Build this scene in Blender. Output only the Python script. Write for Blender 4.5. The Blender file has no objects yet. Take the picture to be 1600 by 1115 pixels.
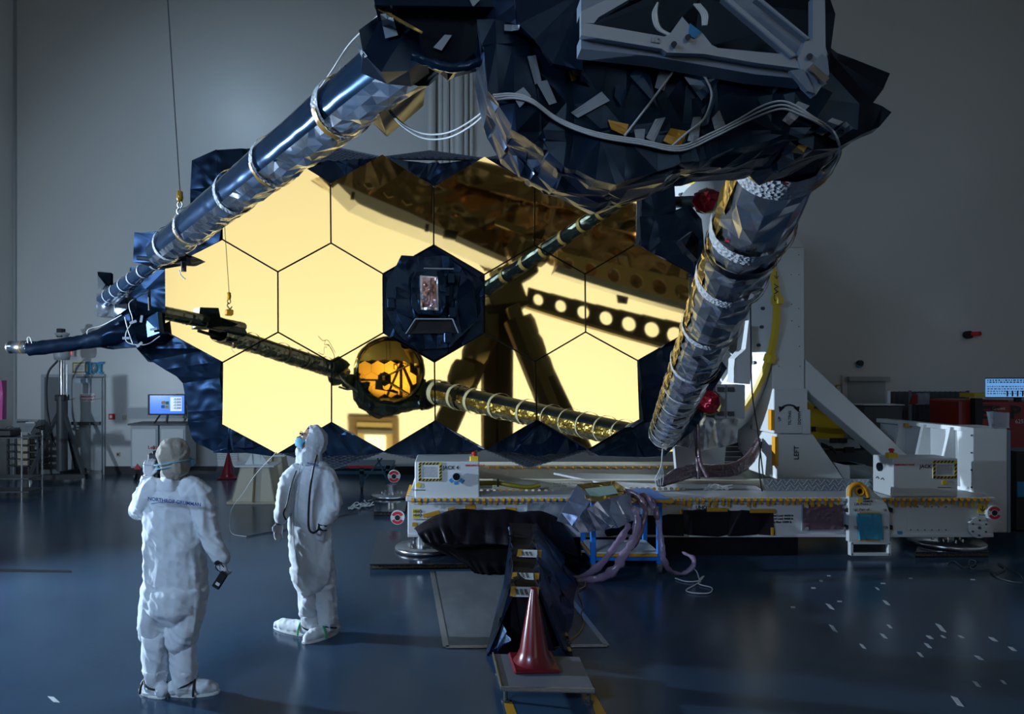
import bpy, bmesh, math, random
from mathutils import Vector, Matrix, noise, Euler
random.seed(7)
SC = bpy.context.scene
COL = SC.collection
F, PX, PY, H = 1090.0, 700.0, 577.0, 2.25
# ---------------------------------------------------------------- camera
cam = bpy.data.cameras.new('camera'); cam.sensor_fit = 'HORIZONTAL'; cam.sensor_width = 36
cam.lens = F / 1600 * 36; cam.shift_x = (800 - PX) / 1600; cam.shift_y = (PY - 557.5) / 1600
cam.clip_end = 200
co = bpy.data.objects.new('camera', cam); COL.objects.link(co)
co.location = (0, 0, H); co.rotation_euler = (math.pi / 2, 0, 0)
SC.camera = co
# ---------------------------------------------------------------- world, lamps, exposure
wd = bpy.data.worlds.new('world'); SC.world = wd; wd.use_nodes = True
wd.node_tree.nodes['Background'].inputs[0].default_value = (.05, .09, .16, 1)
wd.node_tree.nodes['Background'].inputs[1].default_value = .05
SC.view_settings.view_transform = 'Standard'; SC.view_settings.look = 'None'
SC.view_settings.exposure = 0; SC.view_settings.gamma = 1; SC.view_settings.use_curve_mapping = False
SC.cycles.max_bounces = 8; SC.cycles.glossy_bounces = 5; SC.cycles.diffuse_bounces = 3
SC.cycles.transparent_max_bounces = 8; SC.cycles.caustics_reflective = False; SC.cycles.caustics_refractive = False
SC.cycles.sample_clamp_indirect = 4
def lamp(name, kind, loc, target, energy, color, size=.3, sy=None, spot=60, blend=.5, spread=None):
    l = bpy.data.lights.new(name, kind); l.energy = energy; l.color = color
    if kind == 'AREA':
        l.shape = 'RECTANGLE'; l.size = size; l.size_y = sy or size
        if spread: l.spread = math.radians(spread)
    else: l.shadow_soft_size = size
    if kind == 'SPOT': l.spot_size = math.radians(spot); l.spot_blend = blend
    o = bpy.data.objects.new(name, l); COL.objects.link(o); o.location = loc
    o.rotation_euler = (Vector(target) - Vector(loc)).to_track_quat('-Z', 'Y').to_euler()
    return o
# strong work lamp standing low at the left wall, beside the people
lamp('key_work_lamp', 'SPOT', (-9.0, 7.0, 2.35), (0, 5.4, 1.3), 4700, (.62, .80, 1.0), .10, spot=76, blend=.8)
lamp('wall_fill_lamp', 'SPOT', (-9.0, 6.8, 1.9), (-5.2, 15, 2.8), 520, (.62, .80, 1.0), .10, spot=100, blend=.9)  # second lamp beside the key, added to brighten the back wall
# added soft blue fill lamps, with a wash for the back wall
lamp('fill_lamp_left', 'AREA', (-6.0, -2.5, 5.2), (-1.6, 6, 1.6), 105, (.46, .68, 1.0), 2.6, 1.2, spread=85)
lamp('wall_wash', 'SPOT', (-6.5, 7.0, 10.3), (-3.5, 15, 4.5), 520, (.50, .74, 1.0), .6, spot=85, blend=1)
lamp('fill_lamp_right', 'AREA', (5.5, 3.0, 10.0), (4.0, 9, 1.0), 8, (.50, .68, 1.0), 2.0, 1.0)
lamp('rear_work_lamp', 'SPOT', (-8.6, 12.4, 2.7), (5.0, 10.0, 2.5), 9500, (.66, .82, 1.0), .12, spot=36, blend=.5)
# lamps on the floor of the far end, lighting the white wall that the mirror looks at
lamp('end_wall_lamp', 'SPOT', (2.2, -9.5, .3), (2.6, -16, 5.4), 2950, (1.0, .98, .92), .2, spot=52, blend=.6)
lamp('end_wall_lamp', 'SPOT', (5.2, -9.5, .3), (4.9, -16, 5.6), 2950, (1.0, .98, .92), .2, spot=52, blend=.6)
# ---------------------------------------------------------------- image pixel and chosen depth -> place in the hall
def W(px, py, d): return Vector(((px - PX) / F * d, d, H - (py - PY) / F * d))
def FL(px, py): return W(px, py, H * F / (py - PY))
def dray(px, py): return Vector(((px - PX) / F, 1, -(py - PY) / F)).normalized()
RC = 15.88
MB3 = Matrix(((0.995877, -0.006728, 0.090466), (0.090546, 0.012616, -0.995812), (0.005558, 0.999898, 0.013173)))
CB = Vector((-0.1829, 9.1315, 3.1126))
MIRM = Matrix.Translation(CB) @ MB3.to_4x4()
def LW(x, y, z): return MB3 @ Vector((x, y, z)) + CB
def L(px, py, z):                        # point of the telescope's own plane z seen at that pixel (own coordinates)
    o = MB3.transposed() @ (Vector((0, 0, H)) - CB); d = MB3.transposed() @ dray(px, py)
    return o + d * ((z - o.z) / d.z)
def RF(px, py, Y=None, t=None):          # where a pixel of the mirror looks to
    o = MB3.transposed() @ (Vector((0, 0, H)) - CB); d = MB3.transposed() @ dray(px, py)
    s = -o.z / d.z
    for _ in range(20):
        p = o + d * s
        s -= (p.z - (p.x ** 2 + p.y ** 2) / (2 * RC)) / (d.z - (p.x * d.x + p.y * d.y) / RC)
    p = o + d * s; n = Vector((-p.x / RC, -p.y / RC, 1)).normalized()
    r = MB3 @ (d - 2 * d.dot(n) * n); p = MB3 @ p + CB
    return p + r * ((Y - p.y) / r.y)
# ---------------------------------------------------------------- materials
def mat(name, col, rough=.5, metal=0, bump=0, bscale=20, kind='noise', spec=.5, emit=None, estr=0, alpha=1, coat=0, var=0, vscale=3, detail=4, dist=.02, stretch=None, trans=0, rvar=0, col2=None, aniso=0):
    m = bpy.data.materials.new(name); m.use_nodes = True
    nt = m.node_tree; b = nt.nodes['Principled BSDF']; I = b.inputs
    I['Base Color'].default_value = (*col, 1); I['Roughness'].default_value = rough; I['Metallic'].default_value = metal
    I['Specular IOR Level'].default_value = spec; I['Coat Weight'].default_value = coat; I['Coat Roughness'].default_value = .08
    I['Alpha'].default_value = alpha; I['Transmission Weight'].default_value = trans
    if emit: I['Emission Color'].default_value = (*emit, 1); I['Emission Strength'].default_value = estr
    tc = nt.nodes.new('ShaderNodeTexCoord'); src = tc.outputs['Object']
    if stretch:
        mp = nt.nodes.new('ShaderNodeMapping'); mp.inputs['Scale'].default_value = stretch
        nt.links.new(src, mp.inputs[0]); src = mp.outputs[0]
    def tex(k, s, dt):
        if k == 'voronoi':
            t = nt.nodes.new('ShaderNodeTexVoronoi'); t.inputs['Scale'].default_value = s; t.feature = 'DISTANCE_TO_EDGE' ; o = t.outputs['Distance']
        elif k == 'facet':
            t = nt.nodes.new('ShaderNodeTexVoronoi'); t.inputs['Scale'].default_value = s; t.feature = 'F1'; o = t.outputs['Distance']
        elif k == 'wave':
            t = nt.nodes.new('ShaderNodeTexWave'); t.inputs['Scale'].default_value = s; t.inputs['Distortion'].default_value = .5; o = t.outputs['Fac']
        else:
            t = nt.nodes.new('ShaderNodeTexNoise'); t.inputs['Scale'].default_value = s; t.inputs['Detail'].default_value = dt; o = t.outputs['Fac']
            if k == 'ridge': t.noise_type = 'RIDGED_MULTIFRACTAL'
        nt.links.new(src, t.inputs['Vector']); return o
    if bump:
        bn = nt.nodes.new('ShaderNodeBump'); bn.inputs['Strength'].default_value = bump; bn.inputs['Distance'].default_value = dist
        nt.links.new(tex(kind, bscale, detail), bn.inputs['Height']); nt.links.new(bn.outputs[0], I['Normal'])
    if var or rvar or col2:
        o = tex('noise', vscale, 6)
        if var or col2:
            mx = nt.nodes.new('ShaderNodeMix'); mx.data_type = 'RGBA'
            rp = nt.nodes.new('ShaderNodeMapRange'); rp.inputs[1].default_value = .35; rp.inputs[2].default_value = .65
            nt.links.new(o, rp.inputs[0]); nt.links.new(rp.outputs[0], mx.inputs['Factor'])
            c2 = col2 or tuple(c * (1 - var) for c in col)
            mx.inputs['A'].default_value = (*col, 1); mx.inputs['B'].default_value = (*c2, 1)
            nt.links.new(mx.outputs['Result'], I['Base Color'])
        if rvar:
            rp = nt.nodes.new('ShaderNodeMapRange'); rp.inputs[3].default_value = rough * (1 - rvar); rp.inputs[4].default_value = min(1, rough * (1 + rvar))
            nt.links.new(o, rp.inputs[0]); nt.links.new(rp.outputs[0], I['Roughness'])
    return m
K = {}
def defm(k, *a, **kw): K[k] = mat(k, *a, **kw)
defm('wall_paint', (.70, .70, .68), .30, bump=.25, bscale=90, dist=.004, var=.04, vscale=.4)
defm('end_wall', (.80, .78, .72), .7)
defm('epoxy', (.034, .070, .120), .20, bump=.12, bscale=160, dist=.002, var=.22, vscale=.8, rvar=.35)
defm('dark_base', (.012, .012, .014), .5)
defm('door_paint', (.42, .46, .47), .4)
defm('frame_grey', (.38, .41, .43), .4)
defm('gold', (1.0, .835, .42), .012, 1)
defm('gold2', (1.0, .60, .16), .012, 1)
defm('mirror_edge', (.35, .22, .08), .35, 1)
defm('kapton', (.004, .009, .020), .28, 0, bump=.6, bscale=5, kind='ridge', dist=.045, spec=.85, coat=0, detail=3)
defm('kapton_flat', (.005, .011, .026), .28, 0, bump=.3, bscale=5, dist=.03, spec=.5)
defm('black', (.006, .006, .008), .5)
defm('void_shade', (.003, .003, .004), .8, spec=.05)  # near-black that stands for deep shade
defm('black_gloss', (.006, .007, .010), .18)
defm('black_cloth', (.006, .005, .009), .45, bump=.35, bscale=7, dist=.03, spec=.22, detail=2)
defm('bluefilm', (.018, .055, .115), .16, .45, bump=.35, bscale=6, kind='ridge', dist=.02, coat=.6, detail=2)
defm('silverfilm', (.66, .71, .80), .20, .9, bump=.8, bscale=5, kind='ridge', dist=.05, detail=2.5)
defm('goldfilm', (.80, .56, .18), .18, .9, bump=.5, bscale=14, kind='ridge', dist=.02, detail=2)
defm('bubble', (.74, .76, .80), .35, 0, bump=.8, bscale=70, kind='facet', dist=.01, coat=.4, stretch=(1, 1, 1))
defm('tape', (.36, .40, .44), .4, .1)
defm('kaptontape', (.55, .28, .03), .3, .1, bump=.3, bscale=60, dist=.004)
defm('white_paint', (.66, .68, .68), .35, spec=.5, var=.05, vscale=2)
defm('cream_paint', (.68, .62, .48), .4, var=.06, vscale=2)
defm('tread', (.33, .34, .36), .35, .5, bump=.9, bscale=1, dist=.004)
defm('aluminium', (.40, .48, .58), .34, .35)
defm('steel', (.55, .56, .57), .25, .9)
defm('chrome', (.7, .7, .72), .12, 1)
defm('orange', (.80, .36, .02), .4)
defm('yellow', (.80, .55, .03), .45)
defm('red', (.62, .02, .02), .35)
defm('foilred', (.28, .008, .02), .2, .5, bump=.8, bscale=12, kind='ridge', dist=.02)
defm('blue', (.015, .20, .72), .35)
defm('bluetape', (.03, .26, .55), .5)
defm('cyanfilm', (.05, .30, .45), .2, .2, bump=.6, bscale=20, dist=.01)
defm('cable', (.72, .74, .74), .4)
defm('blackcable', (.01, .01, .012), .4)
defm('purplefilm', (.40, .28, .42), .18, 0, bump=.6, bscale=18, kind='ridge', dist=.02, alpha=.6, coat=.5, detail=2)
defm('darkpurple', (.15, .085, .11), .3, 0, bump=.7, bscale=16, kind='ridge', dist=.03, coat=.3, detail=2)
defm('clearfilm', (.45, .5, .58), .08, .35, bump=.5, bscale=6, kind='ridge', dist=.03, alpha=.55, detail=2)
defm('suit', (.76, .80, .84), .7, bump=1.0, bscale=6.5, dist=.06, spec=.25, detail=3.5, kind='ridge', stretch=(1, 1, .5))
defm('suit_hood', (.66, .69, .72), .8, bump=.3, bscale=40, dist=.008, spec=.2)
defm('cap', (.42, .37, .31), .8, bump=.5, bscale=38, dist=.01, spec=.2)
defm('skin', (.48, .27, .19), .5)
defm('glove', (.60, .62, .66), .35, bump=.3, bscale=60, dist=.004)
defm('mask', (.16, .45, .62), .7)
defm('logo_blue', (.02, .07, .30), .6)
defm('ink', (.01, .01, .012), .5)
defm('redink', (.6, .02, .03), .5)
defm('whiteink', (.8, .8, .8), .5)
defm('paper', (.72, .74, .74), .6)
defm('green', (.02, .35, .12), .5)
defm('cone', (.15, .005, .012), .28, coat=.3)
defm('screen', (.01, .05, .3), .2, emit=(.03, .16, .75), estr=1.1)
defm('screen2', (.05, .1, .3), .2, emit=(.16, .42, .85), estr=.75)
defm('screenwhite', (.5, .6, .8), .3, emit=(.55, .7, .95), estr=.9)
defm('redglow', (.5, .02, .02), .3, emit=(1, .05, .05), estr=1.3)
defm('board', (.012, .022, .045), .15, coat=.6)
defm('boardedge', (.16, .11, .06), .8, bump=.8, bscale=120, dist=.01, col2=(.02, .015, .01), vscale=60)
defm('metalplate', (.26, .28, .31), .42, .4, var=.35, vscale=2.5, rvar=.5, stretch=(1, .5, 1))
defm('beige', (.56, .48, .34), .45)
defm('cartgrey', (.42, .45, .47), .4)
defm('darkgrey', (.06, .065, .07), .45)
defm('machine_red', (.30, .018, .012), .35, var=.3, vscale=2)
defm('machine_yellow', (.55, .38, .02), .4)
defm('darkstand', (.10, .065, .03), .5)
defm('standbeige', (.28, .215, .10), .5)
defm('beam_olive', (.55, .42, .18), .5)
defm('foilwrap', (.40, .26, .14), .16, .85, bump=1.0, bscale=5, kind='ridge', dist=.08, detail=4)
defm('lampwhite', (.9, .9, .85), .4, emit=(1, .96, .85), estr=2.2)
defm('bagfilm', (.34, .40, .58), .16, .85, bump=.6, bscale=7, kind='ridge', dist=.03, detail=2)
defm('lattice', (.12, .15, .20), .35, .3)
defm('edge_lit', (.55, .60, .66), .35, .3)  # rim colour with the light painted in
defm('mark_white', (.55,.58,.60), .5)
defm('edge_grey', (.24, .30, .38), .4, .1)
for k_ in ('kapton', 'kapton_flat', 'black_gloss', 'bluefilm'):
    K[k_].node_tree.nodes['Principled BSDF'].inputs['Specular Tint'].default_value = (.30, .55, 1.0, 1)
# ---------------------------------------------------------------- meshes
def worig(p):
    v = Vector((0, 0, 0))
    while p is not None: v += p.location; p = p.parent
    return v
def tag(o, label=None, cat=None, group=None, kind=None):
    for k, v in (('label', label), ('category', cat), ('group', group), ('kind', kind)):
        if v: o[k] = v
    return o
def thing(name, loc, label, cat, group=None):
    o = bpy.data.objects.new(name, None); COL.objects.link(o); o.location = loc; o.empty_display_size = .1
    return tag(o, label, cat, group)
class MB:
    def __init__(s): s.v = []; s.f = []; s.sm = []
    def add(s, vs, fs, smooth=False):
        n = len(s.v); s.v += [Vector(q) for q in vs]
        for q in fs: s.f.append([i + n for i in q]); s.sm.append(smooth)
        return s
    def box(s, c, d, rot=None, bev=0):
        c = Vector(c); hx, hy, hz = d[0] / 2, d[1] / 2, d[2] / 2
        if isinstance(rot, (int, float)): rot = Matrix.Rotation(rot, 3, 'Z')
        vs = []
        for x, y, z in ((-1,-1,-1),(1,-1,-1),(1,1,-1),(-1,1,-1),(-1,-1,1),(1,-1,1),(1,1,1),(-1,1,1)):
            q = Vector((x*hx, y*hy, z*hz)); vs.append(c + (rot @ q if rot else q))
        return s.add(vs, [(0,3,2,1),(4,5,6,7),(0,1,5,4),(1,2,6,5),(2,3,7,6),(3,0,4,7)])
    def span(s, a, b):                   # box between two corners
        a, b = Vector(a), Vector(b)
        return s.box((a + b) / 2, [abs(q) for q in (b - a)])
    def bar(s, a, b, w, h, up=(0, 0, 1)):  # box beam from a to b
        a, b = Vector(a), Vector(b); z = (b - a); ln = z.length; z.normalize()
        x = z.cross(Vector(up)); x = x.normalized() if x.length > 1e-4 else Vector((1, 0, 0)); y = x.cross(z)
        R = Matrix((x, y, z)).transposed()
        return s.box((a + b) / 2, (w, h, ln), R)
    def tube(s, pts, r, n=8, caps=True, smooth=True, jit=0, sx=1):
        pts = [Vector(p) for p in pts]; m = len(pts); rs = r if isinstance(r, (list, tuple)) else [r] * m
        t0 = (pts[1] - pts[0]).normalized(); a = Vector((0, 0, 1)) if abs(t0.z) < .9 else Vector((1, 0, 0))
        x = t0.cross(a).normalized(); vs = []
        for i, p in enumerate(pts):
            t = (pts[min(i + 1, m - 1)] - pts[max(i - 1, 0)]).normalized()
            x = (x - t * x.dot(t)).normalized(); y = t.cross(x)
            for k in range(n):
                an = 2 * math.pi * k / n; rr = rs[i] * (1 + (random.uniform(-jit, jit) if jit else 0))
                vs.append(p + (x * math.cos(an) * sx + y * math.sin(an)) * rr)
        fs = []
        for i in range(m - 1):
            for k in range(n):
                a_, b_, c_, d_ = i*n+k, i*n+(k+1) % n, (i+1)*n+(k+1) % n, (i+1)*n+k
                if jit: fs += ([(a_, b_, c_), (a_, c_, d_)] if random.random() < .5 else [(a_, b_, d_), (b_, c_, d_)])
                else: fs.append((a_, b_, c_, d_))
        s.add(vs, fs, smooth)
        if caps:
            s.add(vs[:n], [tuple(reversed(range(n)))]); s.add(vs[-n:], [tuple(range(n))])
        return s
    def lathe(s, o, prof, n=24, axis=(0, 0, 1), smooth=True, jit=0):   # prof: (radius, height)
        o = Vector(o); R = Vector((0, 0, 1)).rotation_difference(Vector(axis)).to_matrix(); vs = []
        for r, h in prof:
            for k in range(n):
                an = 2 * math.pi * k / n; q = r * (1 + (random.uniform(-jit, jit) if jit else 0))
                vs.append(o + R @ Vector((q * math.cos(an), q * math.sin(an), h + (random.uniform(-jit, jit) * r if jit else 0))))
        fs = [(i*n+k, i*n+(k+1) % n, (i+1)*n+(k+1) % n, (i+1)*n+k) for i in range(len(prof) - 1) for k in range(n)]
        return s.add(vs, fs, smooth)
    def cyl(s, a, b, r, n=16, r2=None): return s.tube([a, b], [r, r if r2 is None else r2], n)
    def prism(s, pts, off):              # polygon pts (3d) pushed by vector off
        pts = [Vector(p) for p in pts]; off = Vector(off); n = len(pts)
        s.add(pts + [p + off for p in pts], [tuple(range(n)), tuple(reversed(range(n, 2 * n)))] + [(i, n + i, n + (i + 1) % n, (i + 1) % n) for i in range(n)])
        return s
    def ball(s, c, r, n=10, sc=(1, 1, 1)):
        c = Vector(c); m = n // 2; vs = [c + Vector((0, 0, -r * sc[2]))]; fs = []
        for i in range(1, m):
            ph = -math.pi / 2 + math.pi * i / m
            for k in range(n):
                an = 2 * math.pi * k / n; vs.append(c + Vector((r*sc[0]*math.cos(ph)*math.cos(an), r*sc[1]*math.cos(ph)*math.sin(an), r*sc[2]*math.sin(ph))))
        vs.append(c + Vector((0, 0, r * sc[2]))); t = len(vs) - 1
        for k in range(n):
            fs.append((0, 1 + (k + 1) % n, 1 + k)); fs.append((t, t - n + k, t - n + (k + 1) % n))
            for i in range(m - 2): a_ = 1 + i * n; fs.append((a_ + k, a_ + (k + 1) % n, a_ + n + (k + 1) % n, a_ + n + k))
        return s.add(vs, fs, True)
    def build(s, name, m, parent=None, bev=0, jitter=0, **tg):
        o0 = worig(parent); me = bpy.data.meshes.new(name)
        me.from_pydata([v - o0 for v in s.v], [], s.f); me.polygons.foreach_set('use_smooth', s.sm)
        bm = bmesh.new(); bm.from_mesh(me)
        bmesh.ops.recalc_face_normals(bm, faces=bm.faces)
        if bev: bmesh.ops.bevel(bm, geom=bm.edges[:], offset=bev, segments=1, affect='EDGES', clamp_overlap=True)
        bm.to_mesh(me); bm.free()
        me.materials.append(K[m] if isinstance(m, str) else m)
        o = bpy.data.objects.new(name, me); COL.objects.link(o); o.parent = parent
        return tag(o, **tg)
def cat(pts, n=6):                       # smooth path through points
    P = [Vector(p) for p in pts]; P = [2 * P[0] - P[1]] + P + [2 * P[-1] - P[-2]]; out = []
    for i in range(1, len(P) - 2):
        for k in range(n):
            t = k / n; a, b, c, d = P[i-1:i+3]
            out.append(.5 * ((2*b) + (c - a)*t + (2*a - 5*b + 4*c - d)*t*t + (3*b - a - 3*c + d)*t**3))
    return out + [P[-2]]
def crinkle(name, m, pts, off, parent, cell=.09, amp=.02, seed=0, mtx=None, smooth=False, **tg):
    """sheet-wrapped slab: polygon pts pushed by off, cut into small irregular facets and crumpled"""
    pts = [Vector(p) for p in pts]; off = Vector(off); rnd = random.Random(seed)
    nrm = sum(((pts[i] - pts[0]).cross(pts[i + 1] - pts[0]) for i in range(1, len(pts) - 1)), Vector()).normalized()
    u = (pts[1] - pts[0]).normalized(); u = (u - nrm * u.dot(nrm)).normalized(); w = nrm.cross(u)
    bm = bmesh.new(); n = len(pts)
    vs = [bm.verts.new(p) for p in pts] + [bm.verts.new(p + off) for p in pts]
    bm.faces.new(vs[:n]); bm.faces.new(list(reversed(vs[n:])))
    for i in range(n): bm.faces.new((vs[i], vs[n + i], vs[n + (i + 1) % n], vs[(i + 1) % n]))
    ax = [(u + w * rnd.uniform(-.3, .3)).normalized(), (w + u * rnd.uniform(-.3, .3)).normalized(), off.normalized()]
    for k, a in enumerate(ax):
        lo = min(v.co.dot(a) for v in bm.verts); hi = max(v.co.dot(a) for v in bm.verts); q = lo + cell * .6
        while q < hi - cell * .3:
            bmesh.ops.bisect_plane(bm, geom=bm.verts[:] + bm.edges[:] + bm.faces[:], plane_co=a * q, plane_no=(a + (ax[(k+1) % 3]) * rnd.uniform(-.15, .15)).normalized())
            q += cell * rnd.uniform(.75, 1.25)
    bmesh.ops.recalc_face_normals(bm, faces=bm.faces)
    for v in bm.verts:
        q = v.co * (1 / (cell * 3.1)) + Vector((seed * 3.7, 0, 0))
        d = noise.noise(q) * 1.4 + (.5 - abs(noise.noise(q * 2.3))) * .9
        v.co += v.normal * amp * d + Vector((rnd.uniform(-1, 1), rnd.uniform(-1, 1), rnd.uniform(-1, 1))) * cell * .10
    bmesh.ops.triangulate(bm, faces=bm.faces)
    o0 = worig(parent)
    for v in bm.verts: v.co -= o0
    me = bpy.data.meshes.new(name); bm.to_mesh(me); bm.free(); me.materials.append(K[m] if isinstance(m, str) else m)
    if smooth: me.polygons.foreach_set('use_smooth', [True] * len(me.polygons))
    o = bpy.data.objects.new(name, me); COL.objects.link(o); o.parent = parent
    return tag(o, **tg)
def text(s, size, origin, xdir, ydir, m, parent, name='lettering', ext=.0008, ax='LEFT', sx=1, bold=0, **tg):
    c = bpy.data.curves.new(name, 'FONT'); c.body = s; c.size = size; c.align_x = ax; c.extrude = ext; c.offset = bold
    c.resolution_u = 3
    t = bpy.data.objects.new(name, c); COL.objects.link(t)
    dg = bpy.context.evaluated_depsgraph_get(); me = bpy.data.meshes.new_from_object(t.evaluated_get(dg))
    bpy.data.objects.remove(t); bpy.data.curves.remove(c)
    x = Vector(xdir).normalized(); y = Vector(ydir).normalized(); z = x.cross(y)
    R = Matrix((x, y, z)).transposed().to_4x4(); R.translation = Vector(origin) - worig(parent) + z * ext
    me.transform(Matrix.Scale(1, 4)); me.transform(R @ Matrix.Diagonal((sx, 1, 1, 1)))
    me.materials.clear(); me.materials.append(K[m])
    o = bpy.data.objects.new(name, me); COL.objects.link(o); o.parent = parent
    return tag(o, **tg)
def dup(root, delta, label=None, group=None):
    r = root.copy(); COL.objects.link(r); r.location = root.location + Vector(delta)
    if label: r['label'] = label
    if group: r['group'] = group
    for ch in list(root.children):
        c = ch.copy(); COL.objects.link(c); c.parent = r
        for g in list(ch.children):
            e = g.copy(); COL.objects.link(e); e.parent = c
    return r
def share(o, delta, parent=None):        # copy of one mesh object
    c = o.copy(); COL.objects.link(c); c.location = o.location + Vector(delta)
    if parent: c.parent = parent
    return c
XR, ZU, YN = Vector((1, 0, 0)), Vector((0, 0, 1)), Vector((0, -1, 0))
# ================================================================ the hall
WB, WL, WR, WE, HC = 15.0, -9.32, 14.0, -16.0, 12.0
MB().span((WL - .3, WE - .3, -.2), (WR + .3, WB + .6, 0)).build('floor', 'epoxy', kind='structure')
MB().span((WL, WB, 0), (WR, WB + .3, HC)).build('wall_back', 'wall_paint', kind='structure')
MB().span((WL - .3, WE, 0), (WL, WB, HC)).build('wall_left', 'wall_paint', kind='structure')
MB().span((WR, WE, 0), (WR + .3, WB, HC)).build('wall_right', 'wall_paint', kind='structure')
MB().span((WL, WE - .3, 0), (WR, WE, HC)).build('wall_front', 'end_wall', kind='structure')
MB().span((WL - .3, WE - .3, HC), (WR + .3, WB + .6, HC + .2)).build('ceiling', 'wall_paint', kind='structure')
y = WB
def bw(px, py, d=0): q = W(px, py, WB - d); return q
MB().span((bw(163, 0).x, WB - .03, 0), (WR, WB, .17)).build('baseboard_back', 'dark_base', kind='structure')
MB().span((WL, WB - .03, 0), (bw(80, 0).x, WB, .17)).build('baseboard_back', 'dark_base', kind='structure')
# corner trim and darker side panel
MB().span((WL, WB - .05, 0), (WL + .05, WB, HC)).build('trim_1', 'frame_grey', kind='structure')
# exit door at the left
dr = thing('door_1', (bw(140, 735).x, WB, 0), None, None); del_ = dr
dr['kind'] = 'structure'
x0, x1 = bw(66, 0).x, bw(165, 0).x; zt = bw(0, 586).z
MB().span((x0, WB - .05, 0), (x1, WB, zt + .02)).build('door_frame', 'frame_grey', dr, kind='structure')
MB().span((bw(72, 0).x, WB - .07, .02), (bw(102, 0).x, WB - .04, zt - .04)).build('side_panel', mat('niche', (.16, .17, .18), .6), dr)
dx0, dx1 = bw(115, 0).x, bw(162, 0).x
MB().span((dx0, WB - .09, .03), (dx1, WB - .04, zt - .06)).build('door_leaf', 'door_paint', dr, bev=.004)
MB().span((dx0 + .02, WB - .15, bw(0, 663).z), (dx1 - .02, WB - .09, bw(0, 658).z)).build('push_bar', 'darkgrey', dr)
MB().span((dx0 + .12, WB - .16, bw(0, 598).z), (dx0 + .42, WB - .09, bw(0, 591).z)).build('door_closer', 'aluminium', dr)
MB().span((dx0 + .12, WB - .13, zt - .05), (dx0 + .70, WB - .11, zt - .03)).build('closer_arm', 'darkgrey', dr)
MB().span((dx0 + .22, WB - .096, bw(0, 627).z), (dx0 + .50, WB - .09, bw(0, 614).z)).build('door_sign', 'paper', dr)
for i, t in enumerate(('EMERGENCY', 'EXIT ONLY')):
    text(t, .055, (dx0 + .36, WB - .098, bw(0, 620.5).z - i * .07), XR, ZU, 'redink', dr, ax='CENTER', bold=.001)
MB().span((dx0 - .02, WB - .1, .0), (dx1, WB - .05, .10)).build('kick_plate', 'steel', dr)
# right door, pale, with a projecting head
dr = thing('door_2', (bw(1350, 735).x, WB, 0), None, None); dr['kind'] = 'structure'
MB().span((bw(1314, 0).x, WB - .06, 0), (bw(1384, 0).x, WB, bw(0, 586).z)).build('door_frame', 'wall_paint', dr)
MB().span((bw(1322, 0).x, WB - .08, .02), (bw(1380, 0).x, WB - .05, bw(0, 590).z)).build('door_leaf', 'door_paint', dr)
MB().span((bw(1320, 0).x, WB - .18, bw(0, 595).z), (bw(1383, 0).x, WB - .08, bw(0, 588).z)).build('door_head', 'frame_grey', dr)
# white pipes running up the wall
pp = [(674, 6.5), (688, 4), (697, 5), (707, 4), (717, 7), (728, 4), (737, 3)]
for i, (px, r) in enumerate(pp):
    q = bw(px, 0, .2); rr = r / F * WB * 1.0
    o = MB().tube([(q.x, WB - rr - .02, .18), (q.x, WB - rr - .02, 11.9)], rr, 14).build('wall_pipe', 'wall_paint')
    tag(o, 'white vertical pipe running up the back wall, number %s counted from the left strut side' % ['one', 'two', 'three', 'four', 'five', 'six', 'seven'][i] if 0 else
        ['thick leftmost white pipe up the back wall', 'thin white pipe just right of the leftmost pipe', 'third white pipe from the left on the back wall',
         'middle white pipe of the row of seven on the back wall', 'thickest white pipe right of the middle of the row', 'thin white pipe second from the right of the row',
         'thinnest rightmost white pipe of the row'][i], 'pipe', 'white pipes up the back wall')
# fittings on the back wall
def plate(name, px0, py0, px1, py1, m, label, catg, th=.02, wall=WB, parts=None, group=None):
    a, b = W(px0, py1, WB), W(px1, py0, WB)
    t = thing(name, ((a.x + b.x) / 2, WB, a.z), label, catg, group)
    MB().span((a.x, WB - th, a.z), (b.x, WB, b.z)).build('plate', m, t)
    return t, a, b
def hazard(t, a, b, y, w=.03, name='hazard_border'):
    """yellow frame with black diagonal dashes, at depth y"""
    f = MB(); f.span((a.x, y - .004, a.z), (b.x, y, a.z + w)).span((a.x, y - .004, b.z - w), (b.x, y, b.z))
    f.span((a.x, y - .004, a.z + w), (a.x + w, y, b.z - w)).span((b.x - w, y - .004, a.z + w), (b.x, y, b.z - w)); f.build(name, 'yellow', t)
    d = MB(); s = w * .8
    def dash(c, horiz):
        k = w * .5
        if horiz: pts = [(c - s, a0 - k), (c, a0 - k), (c + s, a0 + k), (c, a0 + k)]
        else: pts = [(a0 - k, c - s), (a0 + k, c), (a0 + k, c + s), (a0 - k, c)]
        d.prism([(p[0], y - .006, p[1]) for p in pts], (0, .001, 0))
    for a0 in (a.z + w / 2, b.z - w / 2):
        n = int((b.x - a.x) / (w * 1.6))
        for i in range(n): dash(a.x + w * .7 + i * (b.x - a.x - w) / n, True)
    for a0 in (a.x + w / 2, b.x - w / 2):
        n = int((b.z - a.z) / (w * 1.6))
        for i in range(n): dash(a.z + w * .7 + i * (b.z - a.z - w) / n, False)
    d.build('hazard_stripe', 'ink', t, kind='stuff')
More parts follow.
